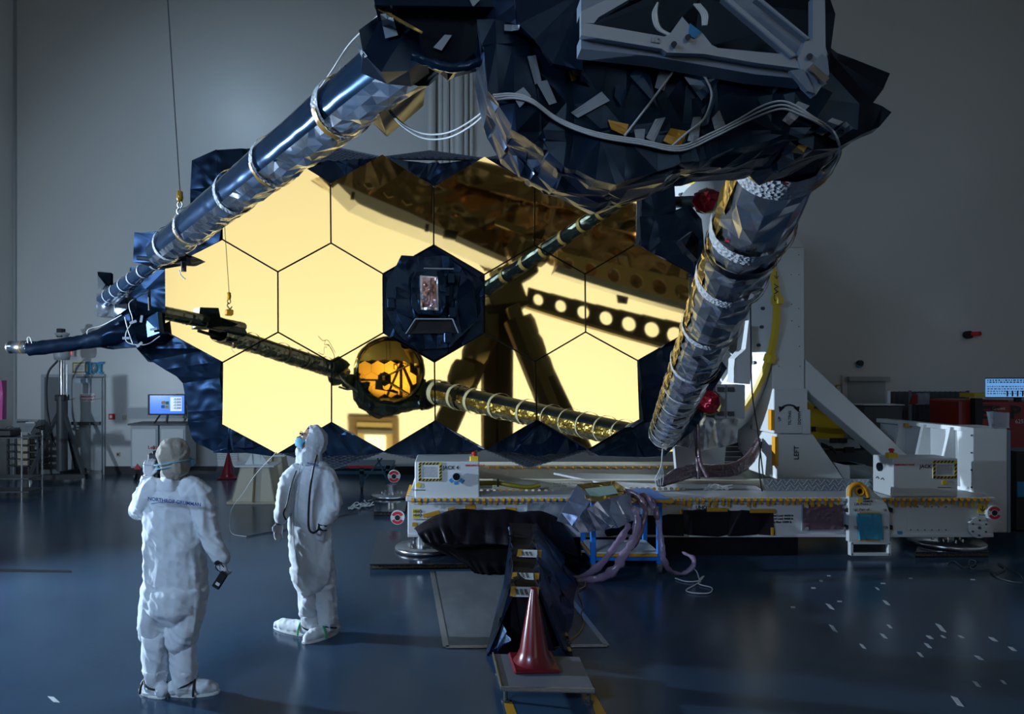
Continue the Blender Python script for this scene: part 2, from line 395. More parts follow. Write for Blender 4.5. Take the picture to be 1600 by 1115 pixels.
def lines(t, a, b, y, n, m='ink', name='printed_line', ht=.008, seed=1):
    r = random.Random(seed); d = MB()
    for i in range(n):
        z = b.z - (i + .7) * (b.z - a.z) / (n + .4); x = a.x
        while x < b.x - .005:
            w = min(r.uniform(.3, 1.2) * (b.z - a.z) / n, b.x - x); d.span((x, y - .001, z), (x + w, y, z + ht)); x += w + ht * .9
    d.build(name, m, t, kind='stuff')
t, a, b = plate('wall_notice', 114, 566, 135, 582, 'paper', 'white notice with a yellow and black hazard border above the exit door', 'sign')
hazard(t, a, b, WB - .02, .026); lines(t, a + Vector((.05, 0, .04)), b - Vector((.05, 0, .04)), WB - .021, 4)
t, a, b = plate('wall_pouch', 139, 566, 160, 583, 'cyanfilm', 'pouch of crumpled blue film taped beside the notice above the exit door', 'pouch', .05)
MB().ball(((a.x + b.x) / 2, WB - .07, (a.z + b.z) / 2), .09, 12, (.8, .4, 1.1)).build('bottle', 'clearfilm', t)
for sx in (a.x, b.x): MB().box((sx, WB - .055, b.z - .01), (.10, .01, .05)).box((sx, WB - .055, a.z + .01), (.06, .01, .05)).build('tape', 'bluetape', t)
t, a, b = plate('fire_alarm', 171, 646, 180, 655, 'red', 'small red fire alarm pull box right of the exit door', 'alarm', .05)
MB().box(((a.x + b.x) / 2, WB - .055, (a.z + b.z) / 2), (.05, .02, .06)).build('pull_handle', 'whiteink', t)
t, a, b = plate('light_switch', 192, 648, 198, 655, 'beige', 'beige light switch plate on the back wall right of the red alarm', 'switch', .02)
MB().box(((a.x + b.x) / 2, WB - .03, (a.z + b.z) / 2), (.02, .02, .04)).build('rocker', 'paper', t)
t, a, b = plate('wall_outlet', 182, 706, 188, 713, 'beige', 'low beige outlet plate on the back wall right of the exit door', 'outlet', .02)
MB().box(((a.x + b.x) / 2, WB - .024, (a.z + b.z) / 2), (.04, .01, .05)).build('socket', 'darkgrey', t)
t, a, b = plate('exit_sign', 104, 546, 119, 557, 'cartgrey', 'small exit light glowing red behind the dark boom', 'exit sign', .08)
MB().box((a.x + .09, WB - .09, (a.z + b.z) / 2), (.12, .02, .08)).build('lit_letter_panel', 'redglow', t)
t, a, b = plate('wall_rail', 201, 637, 292, 653, 'frame_grey', 'grey bumper panel on the back wall behind the blue monitor', 'wall panel', .05)
MB().span((a.x, WB - .06, b.z), (b.x, WB, b.z + .03)).build('top_trim', 'paper', t)
t, a, b = plate('wall_notice', 338, 708, 372, 719, 'paper', 'pale notice plate low on the wall behind the beige pedestal', 'sign')
lines(t, a, b, WB - .021, 3)
t = thing('alarm_bell', bw(1510, 525), 'small dark red alarm bell high on the right of the back wall', 'alarm')
MB().cyl(bw(1510, 523), bw(1510, 523) + Vector((0, -.10, 0)), .085).build('gong', 'black', t)
MB().cyl(bw(1514, 522) + Vector((0, -.1, 0)), bw(1514, 522) + Vector((.05, -.25, 0)), .05).build('strobe', 'red', t)
t = thing('wall_sensor', bw(1343, 568), 'small round dark sensor above the pale door at the right', 'sensor')
MB().cyl(bw(1342, 567), bw(1342, 567) + Vector((0, -.08, 0)), .06).build('dome', 'black', t)
MB().prism([bw(1337, 570, .02), bw(1349, 570, .02), bw(1345, 574, .02), bw(1341, 574, .02)], (0, -.03, 0)).build('bracket', 'cyanfilm', t)
t, a, b = plate('wall_notice', 1305, 601, 1319, 616, 'paper', 'notice with hazard border beside the pale door at the right', 'sign')
hazard(t, a, b, WB - .02, .025); lines(t, a + Vector((.04, 0, .03)), b - Vector((.04, 0, .03)), WB - .021, 4)
# ================================================================ the telescope
TEL = thing('space_telescope', tuple(CB), 'gold segmented space telescope mirror wrapped in dark film on its tilting ring', 'telescope')
P_ = 1.325; A_ = P_ / math.sqrt(3); GAP = .011
def para(x, y): return (x * x + y * y) / (2 * RC)
def hexpts(cx, cy, r): return [(cx + r * math.sin(math.pi / 3 * k), cy + r * math.cos(math.pi / 3 * k)) for k in range(6)]
def mirror_segment(cx, cy):
    r = A_ - GAP; N = 14; key = {}; vs = []; nr = []; fs = []
    hp = hexpts(cx, cy, r)
    def vid(x, y):
        k = (round(x, 5), round(y, 5))
        if k not in key:
            key[k] = len(vs); vs.append(LW(x, y, para(x, y)) - CB); nr.append((MB3 @ Vector((-x / RC, -y / RC, 1))).normalized())
        return key[k]
    for k in range(6):
        a, b = hp[k], hp[(k + 1) % 6]
        def pt(i, j): return (cx + (a[0] - cx) * i / N + (b[0] - a[0]) * j / N, cy + (a[1] - cy) * i / N + (b[1] - a[1]) * j / N)
        for i in range(N):
            for j in range(i + 1):
                A1, B1, C1 = pt(i, j), pt(i + 1, j), pt(i + 1, j + 1)
                fs.append((vid(*A1), vid(*C1), vid(*B1)))
                if j < i: D1 = pt(i, j + 1); fs.append((vid(*A1), vid(*D1), vid(*C1)))
    me = bpy.data.meshes.new('mirror_segment'); me.from_pydata(vs, [], fs)
    me.polygons.foreach_set('use_smooth', [True] * len(fs)); me.materials.append(K['gold'])
    # normals face the sky side
    if me.polygons[0].normal.dot(MB3 @ Vector((0, 0, 1))) < 0: me.flip_normals()
    me.normals_split_custom_set_from_vertices(nr)
    o = bpy.data.objects.new('mirror_segment', me); COL.objects.link(o); o.parent = TEL
    e = MB(); q = [LW(x, y, para(x, y) - .0005) for x, y in hp]; bk = [LW(x, y, para(x, y) - .06) for x, y in hp]
    e.add(q + bk, [(k, (k + 1) % 6, 6 + (k + 1) % 6, 6 + k) for k in range(6)] + [(6, 7, 8, 9, 10, 11)])
    o0 = CB; m2 = bpy.data.meshes.new('segment_rim'); m2.from_pydata([v - o0 for v in e.v], [], e.f); m2.materials.append(K['mirror_edge'])
    s = bpy.data.objects.new('segment_rim', m2); COL.objects.link(s); s.parent = o
    return o
for n in (-1.5, -.5, .5, 1.5):
    mirror_segment(n * P_, 1.5 * A_); mirror_segment(n * P_, -1.5 * A_)
for n in (-2, -1, 1, 2): mirror_segment(n * P_, 0)
# dark backing structure right behind the segments
bk = MB()
for cx, cy in [(n * P_, s * 1.5 * A_) for n in (-1.5, -.5, .5, 1.5) for s in (-1, 1)] + [(n * P_, 0) for n in (-2, -1, 0, 1, 2)]:
    bk.prism([LW(x, y, para(x, y) - .09) for x, y in hexpts(cx, cy, A_)], MB3 @ Vector((0, 0, -.35)))
bk.build('backplane', 'black', TEL)
def LP(pts, z): return [LW(*L(px, py, z)) for px, py in pts]
ZB = MB3 @ Vector((0, 0, -1))
# central well with its dark baffle, frame and the small crumpled window
def hexl(r, z): return [LW(x, y, z) for x, y in hexpts(0, 0, r)]
cb = thing('centre_well', tuple(CB), None, None); cb.parent = TEL; cb.location = (0, 0, 0)
crinkle('well_floor', 'kapton_flat', hexl(A_ - .012, -.03), ZB * .05, cb, .16, .012, 3)
oc = [(628,400),(700,400),(742,440),(746,500),(705,541),(655,548),(622,520),(602,484),(606,440)]
crinkle('octagon_collar', 'kapton', LP(oc, .06), ZB * .1, cb, .12, .03, 5)
crinkle('left_facet_box', 'kapton', LP([(646,424),(636,456),(648,492),(634,516),(619,490),(618,450)], .20), ZB * .14, cb, .10, .015, 6)
crinkle('right_flap', 'kapton_flat', LP([(722,420),(742,450),(744,498),(722,518),(716,470)], .12), ZB * .06, cb, .12, .02, 7)
crinkle('inner_frame', 'kapton', LP([(652,424),(690,424),(697,436),(696,478),(688,492),(655,490),(644,478),(643,440)], .30), ZB * .22, cb, .07, .012, 8)
crinkle('window_foil', 'silver_crumple' if 'silver_crumple' in K else 'silverfilm', LP([(657,430),(684,431),(684,484),(657,483)], .34), ZB * .03, cb, .035, .012, 9)
K['pinkfilm'] = mat('pinkfilm', (.62, .45, .50), .2, .6, bump=.7, bscale=14, kind='ridge', dist=.03, col2=(.35, .12, .03), vscale=7)
crinkle('window_film', 'pinkfilm', LP([(660,433),(681,434),(681,480),(660,480)], .355), ZB * .02, cb, .03, .016, 10)
MB().prism(LP([(649,499),(707,499),(716,520),(634,521)], .14), ZB * .05).build('lower_slot', 'black', cb)
for a, b in (((649,498),(707,498)), ((649,498),(634,521)), ((707,498),(716,520)), ((662,419),(709,420))):
    p, q = LW(*L(*a, .22)), LW(*L(*b, .22)); MB().bar(p, q, .014, .02, ZB).build('edge_strip', 'aluminium', cb)
for c in ((611,473),(697,455),(707,487),(705,434),(700,527)):
    MB().prism(LP([(c[0]-6,c[1]-8),(c[0]+6,c[1]-8),(c[0]+6,c[1]+8),(c[0]-6,c[1]+8)], .24), ZB * .12).build('clamp_block', 'kapton_flat', cb, bev=.01)
# ---- dark film shroud round the edge
def shroud(pts, z, th=.35, cell=.17, amp=.045, seed=0, name='film_shroud', m='kapton'):
    return crinkle(name, m, LP(pts, z), ZB * th, TEL, cell, amp, seed)
shroud([(257,420),(258,519),(345,566),(345,660),(432,706),(425,712),(335,704),(303,682),(288,600),(232,566),(210,540),(196,492),(206,420)], .10, seed=11)
shroud([(300,330),(302,252),(338,234),(470,240),(500,252),(430,276),(345,330),(345,378),(258,418),(256,390),(285,360)], -.02, seed=12)
shroud([(213,366),(345,358),(346,379),(258,420),(215,418)], .16, seed=13, cell=.14)
shroud([(1002,266),(1050,268),(1052,330),(1085,400),(1086,428),(1002,384)], .06, seed=14)
shroud([(1084,520),(1130,575),(1090,660),(1040,712),(935,714),(922,702),(1003,656),(1002,563)], .06, seed=15)
MB().prism(LP([(214,366),(300,366),(300,372),(214,372)], .45), ZB * .3).build('shroud_lip', 'kapton_flat', TEL)
# dark triangles with the folded side wings behind the rows
def wing(tri, tip, inner, seed, flip):
    """tri: corner, notch, corner (px) ; tip: outer vertex of the folded panel"""
    a, n_, b = tri
    w = thing('folded_wing', tuple(CB), None, None); w.parent = TEL; w.location = (0, 0, 0)
    crinkle('wing_blanket', 'kapton', LP([a, n_, b, inner], -.07), ZB * .03, w, .12, .03, seed)
    A, B = LW(*L(*a, -.16)), LW(*L(*b, -.16)); T = LW(*L(*tip, -.75)); I2 = LW(*L(*inner, -.22)); up = MB3 @ Vector((0, 1 if flip else -1, 0))
    # rim bars, the lit one of each lower pair painted paler
    for i, (p, q) in enumerate(((A, T), (T, B))):
        h_ = ZU * (.075 if not flip else -.06); MB().prism([v_ + Vector((0, -.045, 0)) for v_ in (p, q, q + h_, p + h_)], (0, .02, 0)).build('wing_edge', ('edge_lit' if i == 0 and not flip else 'edge_grey'), w)
    MB().prism([A - up * .03, T - up * .03, B - up * .03], up * .01).build('wing_skin', 'black', w)
    lt = MB(); nn = 13
    for i in range(1, nn):
        for p0, p1, q0, q1 in ((A, B, A, T), (B, A, B, T)):
            f = i / nn; s = p0 + (p1 - p0) * f; e = q0 + (q1 - q0) * f
            lt.bar(s, e, .012, .03, up)
            k = i / nn; lt.bar(A + (T - A) * k, B + (T - B) * k, .012, .03, up) if p0 is A else None
    lt.build('wing_lattice', 'lattice', w, kind='stuff')
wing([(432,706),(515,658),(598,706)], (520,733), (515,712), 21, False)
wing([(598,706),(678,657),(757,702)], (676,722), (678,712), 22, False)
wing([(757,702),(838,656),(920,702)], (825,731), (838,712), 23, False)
wing([(440,262),(516,286),(597,246)], (517,229), (515,250), 24, True)
wing([(597,246),(678,290),(758,248)], (673,236), (676,256), 25, True)
wing([(758,248),(838,291),(918,262)], (820,234), (838,256), 26, True)
# ---- the secondary mirror and its three struts
SM = LW(0, 0, 7.17); AX = MB3 @ Vector((0, 0, 1)); FU = MB3 @ Vector((0, 1, 0)); FR = MB3 @ Vector((1, 0, 0))
sm = thing('secondary_mirror', tuple(SM), None, None); sm.parent = TEL; sm.location = SM - CB
RS = 1.778
g = MB(); n = 48; vs = []; fs = []; nr = []
rings = 14
for i in range(rings + 1):
    r = .37 * i / rings
    for k in range(n):
        an = 2 * math.pi * k / n; x, y2 = r * math.cos(an), r * math.sin(an); z = (x * x + y2 * y2) / (2 * RS)
        vs.append(SM + FR * x + FU * y2 + AX * z); nr.append((-AX + (FR * x + FU * y2) / RS).normalized())
for i in range(rings):
    for k in range(n): fs.append((i*n+k, (i+1)*n+k, (i+1)*n+(k+1) % n, i*n+(k+1) % n))
me = bpy.data.meshes.new('convex_mirror'); me.from_pydata([v - SM for v in vs], [], fs)
me.polygons.foreach_set('use_smooth', [True] * len(fs)); me.materials.append(K['gold2'])
if me.polygons[-1].normal.dot(-AX) < 0: me.flip_normals()
me.normals_split_custom_set_from_vertices(nr)
o = bpy.data.objects.new('convex_mirror', me); COL.objects.link(o); o.parent = sm
MB().lathe(SM, [(.372, .04), (.373, -.01), (.385, -.02), (.392, .0), (.40, .10)], 40, axis=AX, smooth=False, jit=.012).build('mirror_rim', 'kapton', sm)
# bowl of crumpled dark film behind the mirror, seen from outside
MB().lathe(SM, [(.39, .03), (.398, .06), (.402, .10), (.403, .14), (.40, .18), (.375, .23), (.34, .28), (.27, .31), (.2, .34), (.001, .36)], 60, axis=AX, smooth=False, jit=.016).build('film_bowl', 'kapton', sm)
MB().lathe(SM, [(.398, .02), (.408, .05), (.41, .10), (.40, .13)], 44, axis=AX, smooth=False, jit=.012).build('bowl_lip', 'goldfilm', sm)
# ---- struts
CAMP = Vector((0, 0, H))
def shell(A, B, s0, s1, a0, a1, r0, r1, m, parent, name, nl=20, na=14, jit=0, smooth=True, seed=0, off=0, closed=False, wav=0):
    """part of a sleeve round the strut A-B between lengths s0..s1 and angles a0..a1 (0 faces the camera side, 90 the right/lower side)"""
    rnd = random.Random(seed); A, B = Vector(A), Vector(B); t = (B - A).normalized(); vs = []; fs = []
    nc = na if closed else na + 1
    for i in range(nl + 1):
        s = s0 + (s1 - s0) * i / nl; p = A + (B - A) * s
        e1 = (CAMP - (A + B) * .5); e1 = (e1 - t * e1.dot(t)).normalized(); e2 = t.cross(e1)
        r = (r0 + (r1 - r0) * s) + off
        for k in range(nc):
            a = math.radians(a0 + (a1 - a0) * k / na)
            w = wav * noise.noise(Vector((s * 9 + seed, a * 1.3, 0)))
            rr = r * (1 + rnd.uniform(-jit, jit) + w); ds = rnd.uniform(-jit, jit) * .25
            vs.append(p + t * ds * (1 if 0 < i < nl else .3) + (e1 * math.cos(a) + e2 * math.sin(a)) * rr)
    for i in range(nl):
        for k in range(na):
            k2 = (k + 1) % nc if closed else k + 1
            a_, b_, c_, d_ = i*nc+k, i*nc+k2, (i+1)*nc+k2, (i+1)*nc+k
            if jit and not smooth: fs += ([(a_, b_, c_), (a_, c_, d_)] if rnd.random() < .5 else [(a_, b_, d_), (b_, c_, d_)])
            else: fs.append((a_, b_, c_, d_))
    b = MB(); b.add(vs, fs, smooth); return b.build(name, m, parent)
def sdepth(A, B, px, py):                # length fraction of the strut nearest that pixel
    best = (1e9, 0)
    for i in range(401):
        s = i / 400; p = A + (B - A) * s; u = PX + F * p.x / p.y; v = PY - F * (p.z - H) / p.y
        d = (u - px) ** 2 + (v - py) ** 2
        if d < best[0]: best = (d, s)
    return best[1]
def band(A, B, px, py, wpx, r0, r1, m, parent, name='wrap_band', off=.008, a0=0, a1=360, seed=0, jit=.012, tilt=0):
    s = sdepth(A, B, px, py); p = A + (B - A) * s; w = wpx / F * p.y / (B - A).length * .5
    full = (a1 - a0) >= 359
    return shell(A, B, s - w, s + w, a0, a1, r0, r1, m, parent, name, 4, 26 if full else 8, jit, True, seed, off, full)
# left strut
A1, B1 = W(252, 392, 5.3), W(648, 78, 2.03)
r0, r1 = .112, .094
st = thing('support_strut', (0, 0, 0), None, None); st.parent = TEL; st.location = (A1 + B1) / 2 - CB
st['label'] = 'upper left strut in dark blue and silver film'
shell(A1, B1, 0, 1, 0, 360, r0, r1, 'kapton_flat', st, 'strut_tube', 30, 20, 0, True, 1, -.012, True)
shell(A1, B1, .0, 1, -125, 2, r0, r1, 'bluefilm', st, 'dark_sleeve', 70, 12, .012, True, 2, 0, wav=.05)
shell(A1, B1, .0, 1, -3, 150, r0, r1, 'silverfilm', st, 'silver_sleeve', 60, 8, .065, False, 3, .006)
for i, (px, py, w) in enumerate(((276, 392, 14), (300, 350, 13), (360, 288, 14), (420, 238, 16), (516, 142, 24))):
    band(A1, B1, px, py, w, r0, r1, 'bubble', st, 'bubble_wrap_band', .012, seed=i)
    if i in (1, 3, 4): band(A1, B1, px, py, w * .55, r0, r1, 'kaptontape', st, 'yellow_tape', .019, -30, 40, i)
crinkle('dark_collar', 'kapton', [A1 + (B1 - A1) * .93 + d for d in (Vector((-.09, 0, .05)), Vector((.02, 0, .12)), Vector((.16, 0, .02)), Vector((.02, 0, -.09)))], (0, .25, 0), st, .05, .015, 31)
# thin strut ends and the film boxes at the left edge
A0, B0 = W(163, 468, 8.3), W(300, 368, 4.95)
t0 = thing('strut_end', (0, 0, 0), None, None); t0.parent = TEL; t0.location = (A0 + B0) / 2 - CB
ofs = (B0 - A0).normalized().cross(Vector((0, 1, 0)))
shell(A0, B0, 0, 1, 0, 360, .085, .05, 'bluefilm', t0, 'upper_tube', 30, 14, .012, True, 4, 0, True, .04)
A0b, B0b = A0 + Vector((.12, -.05, -.02)), B0 + ofs * .13
shell(A0b, B0b, .05, 1, 0, 360, .075, .055, 'silverfilm', t0, 'lower_tube', 40, 10, .05, False, 5, 0, True)
for k in range(7):
    s = .1 + k * .12; p = A0 + (B0 - A0) * s
    shell(A0, B0, s, s + .012, 0, 360, .088, .053, 'tape', t0, 'tie_band', 2, 14, .0, True, k, .003, True)
crinkle('silver_end_wrap', 'silverfilm', [W(150, 458, 8.25), W(200, 462, 8.25), W(198, 482, 8.25), W(180, 494, 8.25), W(151, 494, 8.25)], (0, .25, 0), t0, .06, .02, 41)
crinkle('black_flap', 'black_gloss', [W(153, 424, 8.3), W(174, 427, 8.3), W(172, 449, 8.3), W(156, 440, 8.3)], (0, .05, 0), t0, .07, .012, 42)
crinkle('white_flap', 'silverfilm', [W(153, 431, 8.26), W(166, 448, 8.26), W(168, 452, 8.26), W(154, 451, 8.26)], (0, .03, 0), t0, .05, .01, 43)
crinkle('hinge_box', 'kapton', [W(214, 365, 5.65), W(256, 366, 5.65), W(262, 385, 5.65), W(300, 400, 5.65), W(280, 406, 5.65), W(236, 410, 5.65), W(208, 408, 5.65)], (0, .3, 0), t0, .08, .015, 44)
MB().bar(W(215, 403, 5.5), W(288, 408, 5.2), .035, .035).build('hinge_bar', 'kapton_flat', t0, bev=.008)
# small camera hanging below the bar
sc_ = thing('survey_camera', (0, 0, 0), None, None); sc_.parent = TEL; sc_.location = W(287, 412, 5.2) - CB
MB().box(W(287, 406, 5.2), (.075, .09, .04)).build('camera_body', 'darkgrey', sc_, bev=.006)
MB().cyl(W(287, 410, 5.2), W(287, 424, 5.2), .02).build('lens', 'darkpurple', sc_)
MB().tube(cat([W(280, 422, 5.2), W(283, 430, 5.2), W(290, 436, 5.2)]), .004, 5).build('cable', 'cable', sc_)
# hanging film and cables on the left shroud
crinkle('taped_film', 'bluefilm', [W(228, 498, 7.9), W(246, 488, 7.9), W(250, 520, 7.9), W(232, 524, 7.9)], (0, .08, 0), TEL, .07, .03, 45)
for i, ps in enumerate(([(232,455),(205,470),(202,480),(207,500),(197,520),(200,535),(228,538),(250,525)], [(195,495),(200,515),(208,538)])):
    MB().tube(cat([W(x, y, 7.85) for x, y in ps]), .006, 5).build('instrument_cable', 'cable', TEL)
MB().tube([W(233, 452, 7.85), W(234, 485, 7.85)], .016, 8).build('cable_connector', 'darkgrey', TEL)
for x, y, an in ((208, 503, 20), (221, 498, 80), (240, 514, 10), (197, 528, 0), (218, 538, 40)):
    MB().box(W(x, y, 7.83), (.08, .006, .028), Matrix.Rotation(math.radians(-an), 3, 'Y')).build('tape_strip', 'tape', TEL)
# wrapped boom reaching left with its silver can
bm_ = thing('wrapped_boom', (0, 0, 0), None, None); bm_.parent = TEL; bm_.location = W(130, 535, 8.3) - CB
pth = cat([W(46, 545, 8.3), W(90, 540, 8.3), W(130, 534, 8.3), W(165, 526, 8.3), W(205, 516, 8.4), (W(250, 512, 8.7))], 6)
MB().tube(pth, [.085 + .0 * i if i < 12 else .085 + .006 * (i - 12) for i in range(len(pth))], 14, jit=.06).build('dark_wrap', 'kapton', bm_)
crinkle('flared_wrap', 'kapton', [W(138, 520, 8.3), W(172, 503, 8.3), W(202, 490, 8.3), W(216, 540, 8.3), W(180, 543, 8.3), W(145, 541, 8.3)], (0, .1, 0), bm_, .10, .025, 47)
MB().lathe(W(45, 542, 8.3), [(.001, 0), (.075, 0), (.078, .02), (.078, .10), (.072, .11), (.072, .20), (.078, .21), (.078, .235), (.001, .235)], 20, axis=(-1, 0, .0)).build('silver_can', 'steel', bm_)
MB().lathe(W(36, 542, 8.3), [(.079, 0), (.079, .01)], 20, axis=(-1, 0, 0)).build('can_ring', 'kaptontape', bm_)
MB().tube(cat([W(44, 536, 8.25), W(43, 528, 8.25), W(47, 527, 8.25), W(50, 536, 8.25)]), .006, 5).build('wire_loop', 'cable', bm_)
MB().tube(cat([W(136, 522, 8.2), W(139, 514, 8.2), W(160, 508, 8.2), W(190, 492, 8.1)]), .006, 5).build('wire', 'cable', bm_)
# right strut
A2, B2 = W(1038, 678, 8.3), W(1236, 205, 2.05)
q0, q1 = .172, .136
s2 = thing('support_strut', (0, 0, 0), None, None); s2.parent = TEL; s2.location = (A2 + B2) / 2 - CB
s2['label'] = 'right strut in crumpled silver film with a gold seam'
shell(A2, B2, 0, 1, 0, 360, q0, q1, 'kapton_flat', s2, 'strut_tube', 30, 22, 0, True, 6, -.015, True)
SE = .985
shell(A2, B2, .0, SE, -50, 130, q0, q1, 'silverfilm', s2, 'silver_sleeve', 64, 9, .06, False, 7)
shell(A2, B2, .0, SE, -84, -44, q0, q1, 'goldfilm', s2, 'gold_seam', 90, 4, .06, False, 8, .004)
shell(A2, B2, SE, 1.02, 0, 360, q0, q1, 'black_gloss', s2, 'black_end_sleeve', 5, 24, .01, True, 9, .006, True)
for i, (px, py, w) in enumerate(((1223, 229, 60), (1172, 346, 34), (1138, 424, 28), (1110, 500, 20), (1088, 562, 16))):
    band(A2, B2, px, py, w, q0, q1, 'bubble', s2, 'bubble_wrap_band', .014, seed=10 + i)
    band(A2, B2, px, py + 4, w * .4, q0, q1, 'kaptontape', s2, 'yellow_tape', .02, 50, 100, i)
band(A2, B2, 1160, 378, 24, q0, q1, 'black_gloss', s2, 'black_band', .012, seed=20)
for i, (px, py) in enumerate(((1075, 600), (1066, 622), (1058, 640), (1050, 655), (1044, 668), (1040, 676))):
    band(A2, B2, px, py, 7, q0, q1, 'bubble', s2, 'wrap_tie', .012, seed=30 + i)
    if i % 2: band(A2, B2, px, py + 3, 3, q0, q1, 'kaptontape', s2, 'yellow_tape', .022, 0, 90, i)
band(A2, B2, 1098, 540, 9, q0, q1, 'bluetape', s2, 'blue_tape', .02, 10, 60, 4)
crinkle('foot_film', 'silverfilm', [W(1030, 683, 7.8), W(1046, 684, 7.8), W(1047, 693, 7.8), W(1040, 702, 7.8), (W(1034, 696, 7.8))], (0, .05, 0), s2, .05, .02, 51)
crinkle('black_flap', 'black_gloss', [W(1095, 585, 4.8), W(1112, 570, 4.8), W(1128, 580, 4.8), W(1118, 596, 4.8), W(1096, 602, 4.8)], (0, .05, 0), s2, .06, .012, 52)
crinkle('black_flap', 'black_gloss', [W(1066, 375, 2.98), W(1083, 360, 2.98), W(1093, 372, 2.98), W(1090, 405, 2.98), W(1074, 392, 2.98)], (0, .05, 0), s2, .04, .01, 53)
# third strut, seen only in the mirror
A3, B3 = W(1040, 262, 8.75), SM + Vector((.22, .05, .36))
s3 = thing('support_strut', (0, 0, 0), None, None); s3.parent = TEL; s3.location = (A3 + B3) / 2 - CB
s3['label'] = 'rear strut behind the secondary mirror, seen in the gold reflection'
shell(A3, B3, 0, 1, 0, 360, .095, .085, 'kapton', s3, 'strut_tube', 60, 14, .06, False, 12, 0, True)
for k in range(12): shell(A3, B3, .06 + k * .08, .072 + k * .08, 0, 360, .1, .09, 'standbeige', s3, 'tie_band', 2, 14, 0, True, k, .004, True)
# ---- dark bulk round the secondary mirror's back
D = 1.95
def blk(name, m, pts, d, th, cell=.06, amp=.012, seed=0, par=sm): return crinkle(name, m, [W(x, y, d) for x, y in pts], (0, th, 0), par, cell, amp, seed)
blk('upper_bulk', 'kapton', [(752,40),(905,40),(1000,95),(1290,150),(1250,215),(1150,235),(1080,250),(960,285),(880,262),(800,196),(765,140)], 1.66, .28, .034, .016, 61)
blk('left_hood', 'black_gloss', [(585,9),(790,12),(764,60),(755,96),(700,106),(668,90),(656,52)], 1.78, .06, .05, .004, 62)
MB().prism([W(583, -6, 1.74), W(790, -6, 1.74), W(786, 11, 1.74), W(586, 8, 1.74)], (0, .08, 0)).build('hood_roof', 'kapton_flat', sm)
MB().tube(cat([W(644, 88, 1.76), W(672, 98, 1.76), (W(706, 106, 1.76)), W(742, 100, 1.76), W(775, 84, 1.76)]), .012, 8, jit=.15).build('hood_rim', 'bluefilm', sm)
MB().bar(W(586, 10, 1.76), W(660, 52, 1.76), .006, .006).build('hood_edge', 'goldfilm', sm)
blk('strut_socket', 'kapton', [(565,52),(600,15),(640,40),(668,88),(640,112),(598,108),(563,84)], 1.85, .10, .03, .016, 63)
blk('hanging_sheet', 'kapton_flat', [(808,-8),(908,-8),(909,106),(868,96),(838,62),(812,40)], 1.6, .02, .045, .011, 64)
blk('right_knuckle', 'black_gloss', [(1288,72),(1330,92),(1388,116),(1364,160),(1384,176),(1370,198),(1305,226),(1255,240),(1210,196),(1220,140)], 1.72, .25, .042, .013, 65)
blk('knuckle_film', 'bluefilm', [(1298,112),(1346,160),(1340,204),(1262,188),(1262,150)], 1.66, .03, .05, .012, 66)
blk('dark_cone', 'kapton', [(800,196),(1090,250),(1040,275),(985,292),(958,290),(870,262)], 1.70, .22, .03, .014, 67)
# ray test against what is built, to lay tapes and cables on the surface
def surf(pars):
    bm = bmesh.new()
    for o in pars:
        if o.type == 'MESH':
            n0 = len(bm.verts); bm.from_mesh(o.data); bm.verts.ensure_lookup_table()
            of = worig(o)
            for v in bm.verts[n0:]: v.co += of
    from mathutils.bvhtree import BVHTree
    t = BVHTree.FromBMesh(bm); bm.free(); return t
BV = surf([o for o in sm.children] + [o for o in s2.children] + [o for o in st.children])
def hit(px, py, off=.006, d=1.95, bv=None):
    r = (bv or BV).ray_cast(Vector((0, 0, H)), dray(px, py))
    p = r[0] if r[0] and r[0].y < 6 else W(px, py, d)
    return p - dray(px, py) * off
def patch(q, m, par, name='tape_strip', n=4):
    a, b, c, d = q; vs = []; fs = []
    for i in range(n + 1):
        for k in range(3):
            u, w = i / n, k / 2
            x = (a[0]*(1-w)+b[0]*w)*(1-u) + (d[0]*(1-w)+c[0]*w)*u; y2 = (a[1]*(1-w)+b[1]*w)*(1-u) + (d[1]*(1-w)+c[1]*w)*u
            vs.append(hit(x, y2, .010))
    for i in range(n):
        for k in range(2): fs.append((i*3+k, i*3+k+1, (i+1)*3+k+1, (i+1)*3+k))
    me = MB().add(vs, fs); return me.build(name, m, par)
for q in ([(824,88),(837,86),(846,126),(836,132)], [(838,128),(855,125),(870,160),(858,164)], [(892,176),(940,143),(953,157),(903,184)],
          [(1033,97),(1049,104),(1038,142),(1023,137)], [(984,48),(1005,50),(998,80),(982,78)], [(1009,215),(1024,186),(1040,183),(1022,222)],
          [(991,202),(1008,201),(1006,228),(994,226)], [(1083,183),(1096,182),(1091,222),(1074,220)], [(1112,185),(1124,172),(1134,196),(1118,208)],
          [(1247,158),(1265,165),(1234,196),(1222,188)], [(1300,184),(1318,190),(1285,212),(1271,206)], [(1322,190),(1334,200),(1304,220),(1294,213)],
          [(1040,0),(1052,-4),(1065,26),(1055,34)], [(695,54),(706,55),(690,79),(677,74)], [(788,38),(812,39),(810,49),(788,48)], [(733,-2),(752,-2),(740,10),(738,9)],
          [(818,136),(830,150),(812,168),(800,148)], [(553,62),(562,72),(574,88),(566,92)], [(594,22),(612,20),(622,55),(602,60)]):
    patch(q, 'tape', sm)
for q in ([(950,187),(982,194),(978,212),(955,202)], [(1048,200),(1075,205),(1062,232),(1036,220)], [(889,112),(898,110),(902,124),(893,127)], [(1248,226),(1262,228),(1254,241),(1236,238)]):
    patch(q, 'kaptontape', sm, 'yellow_tape')
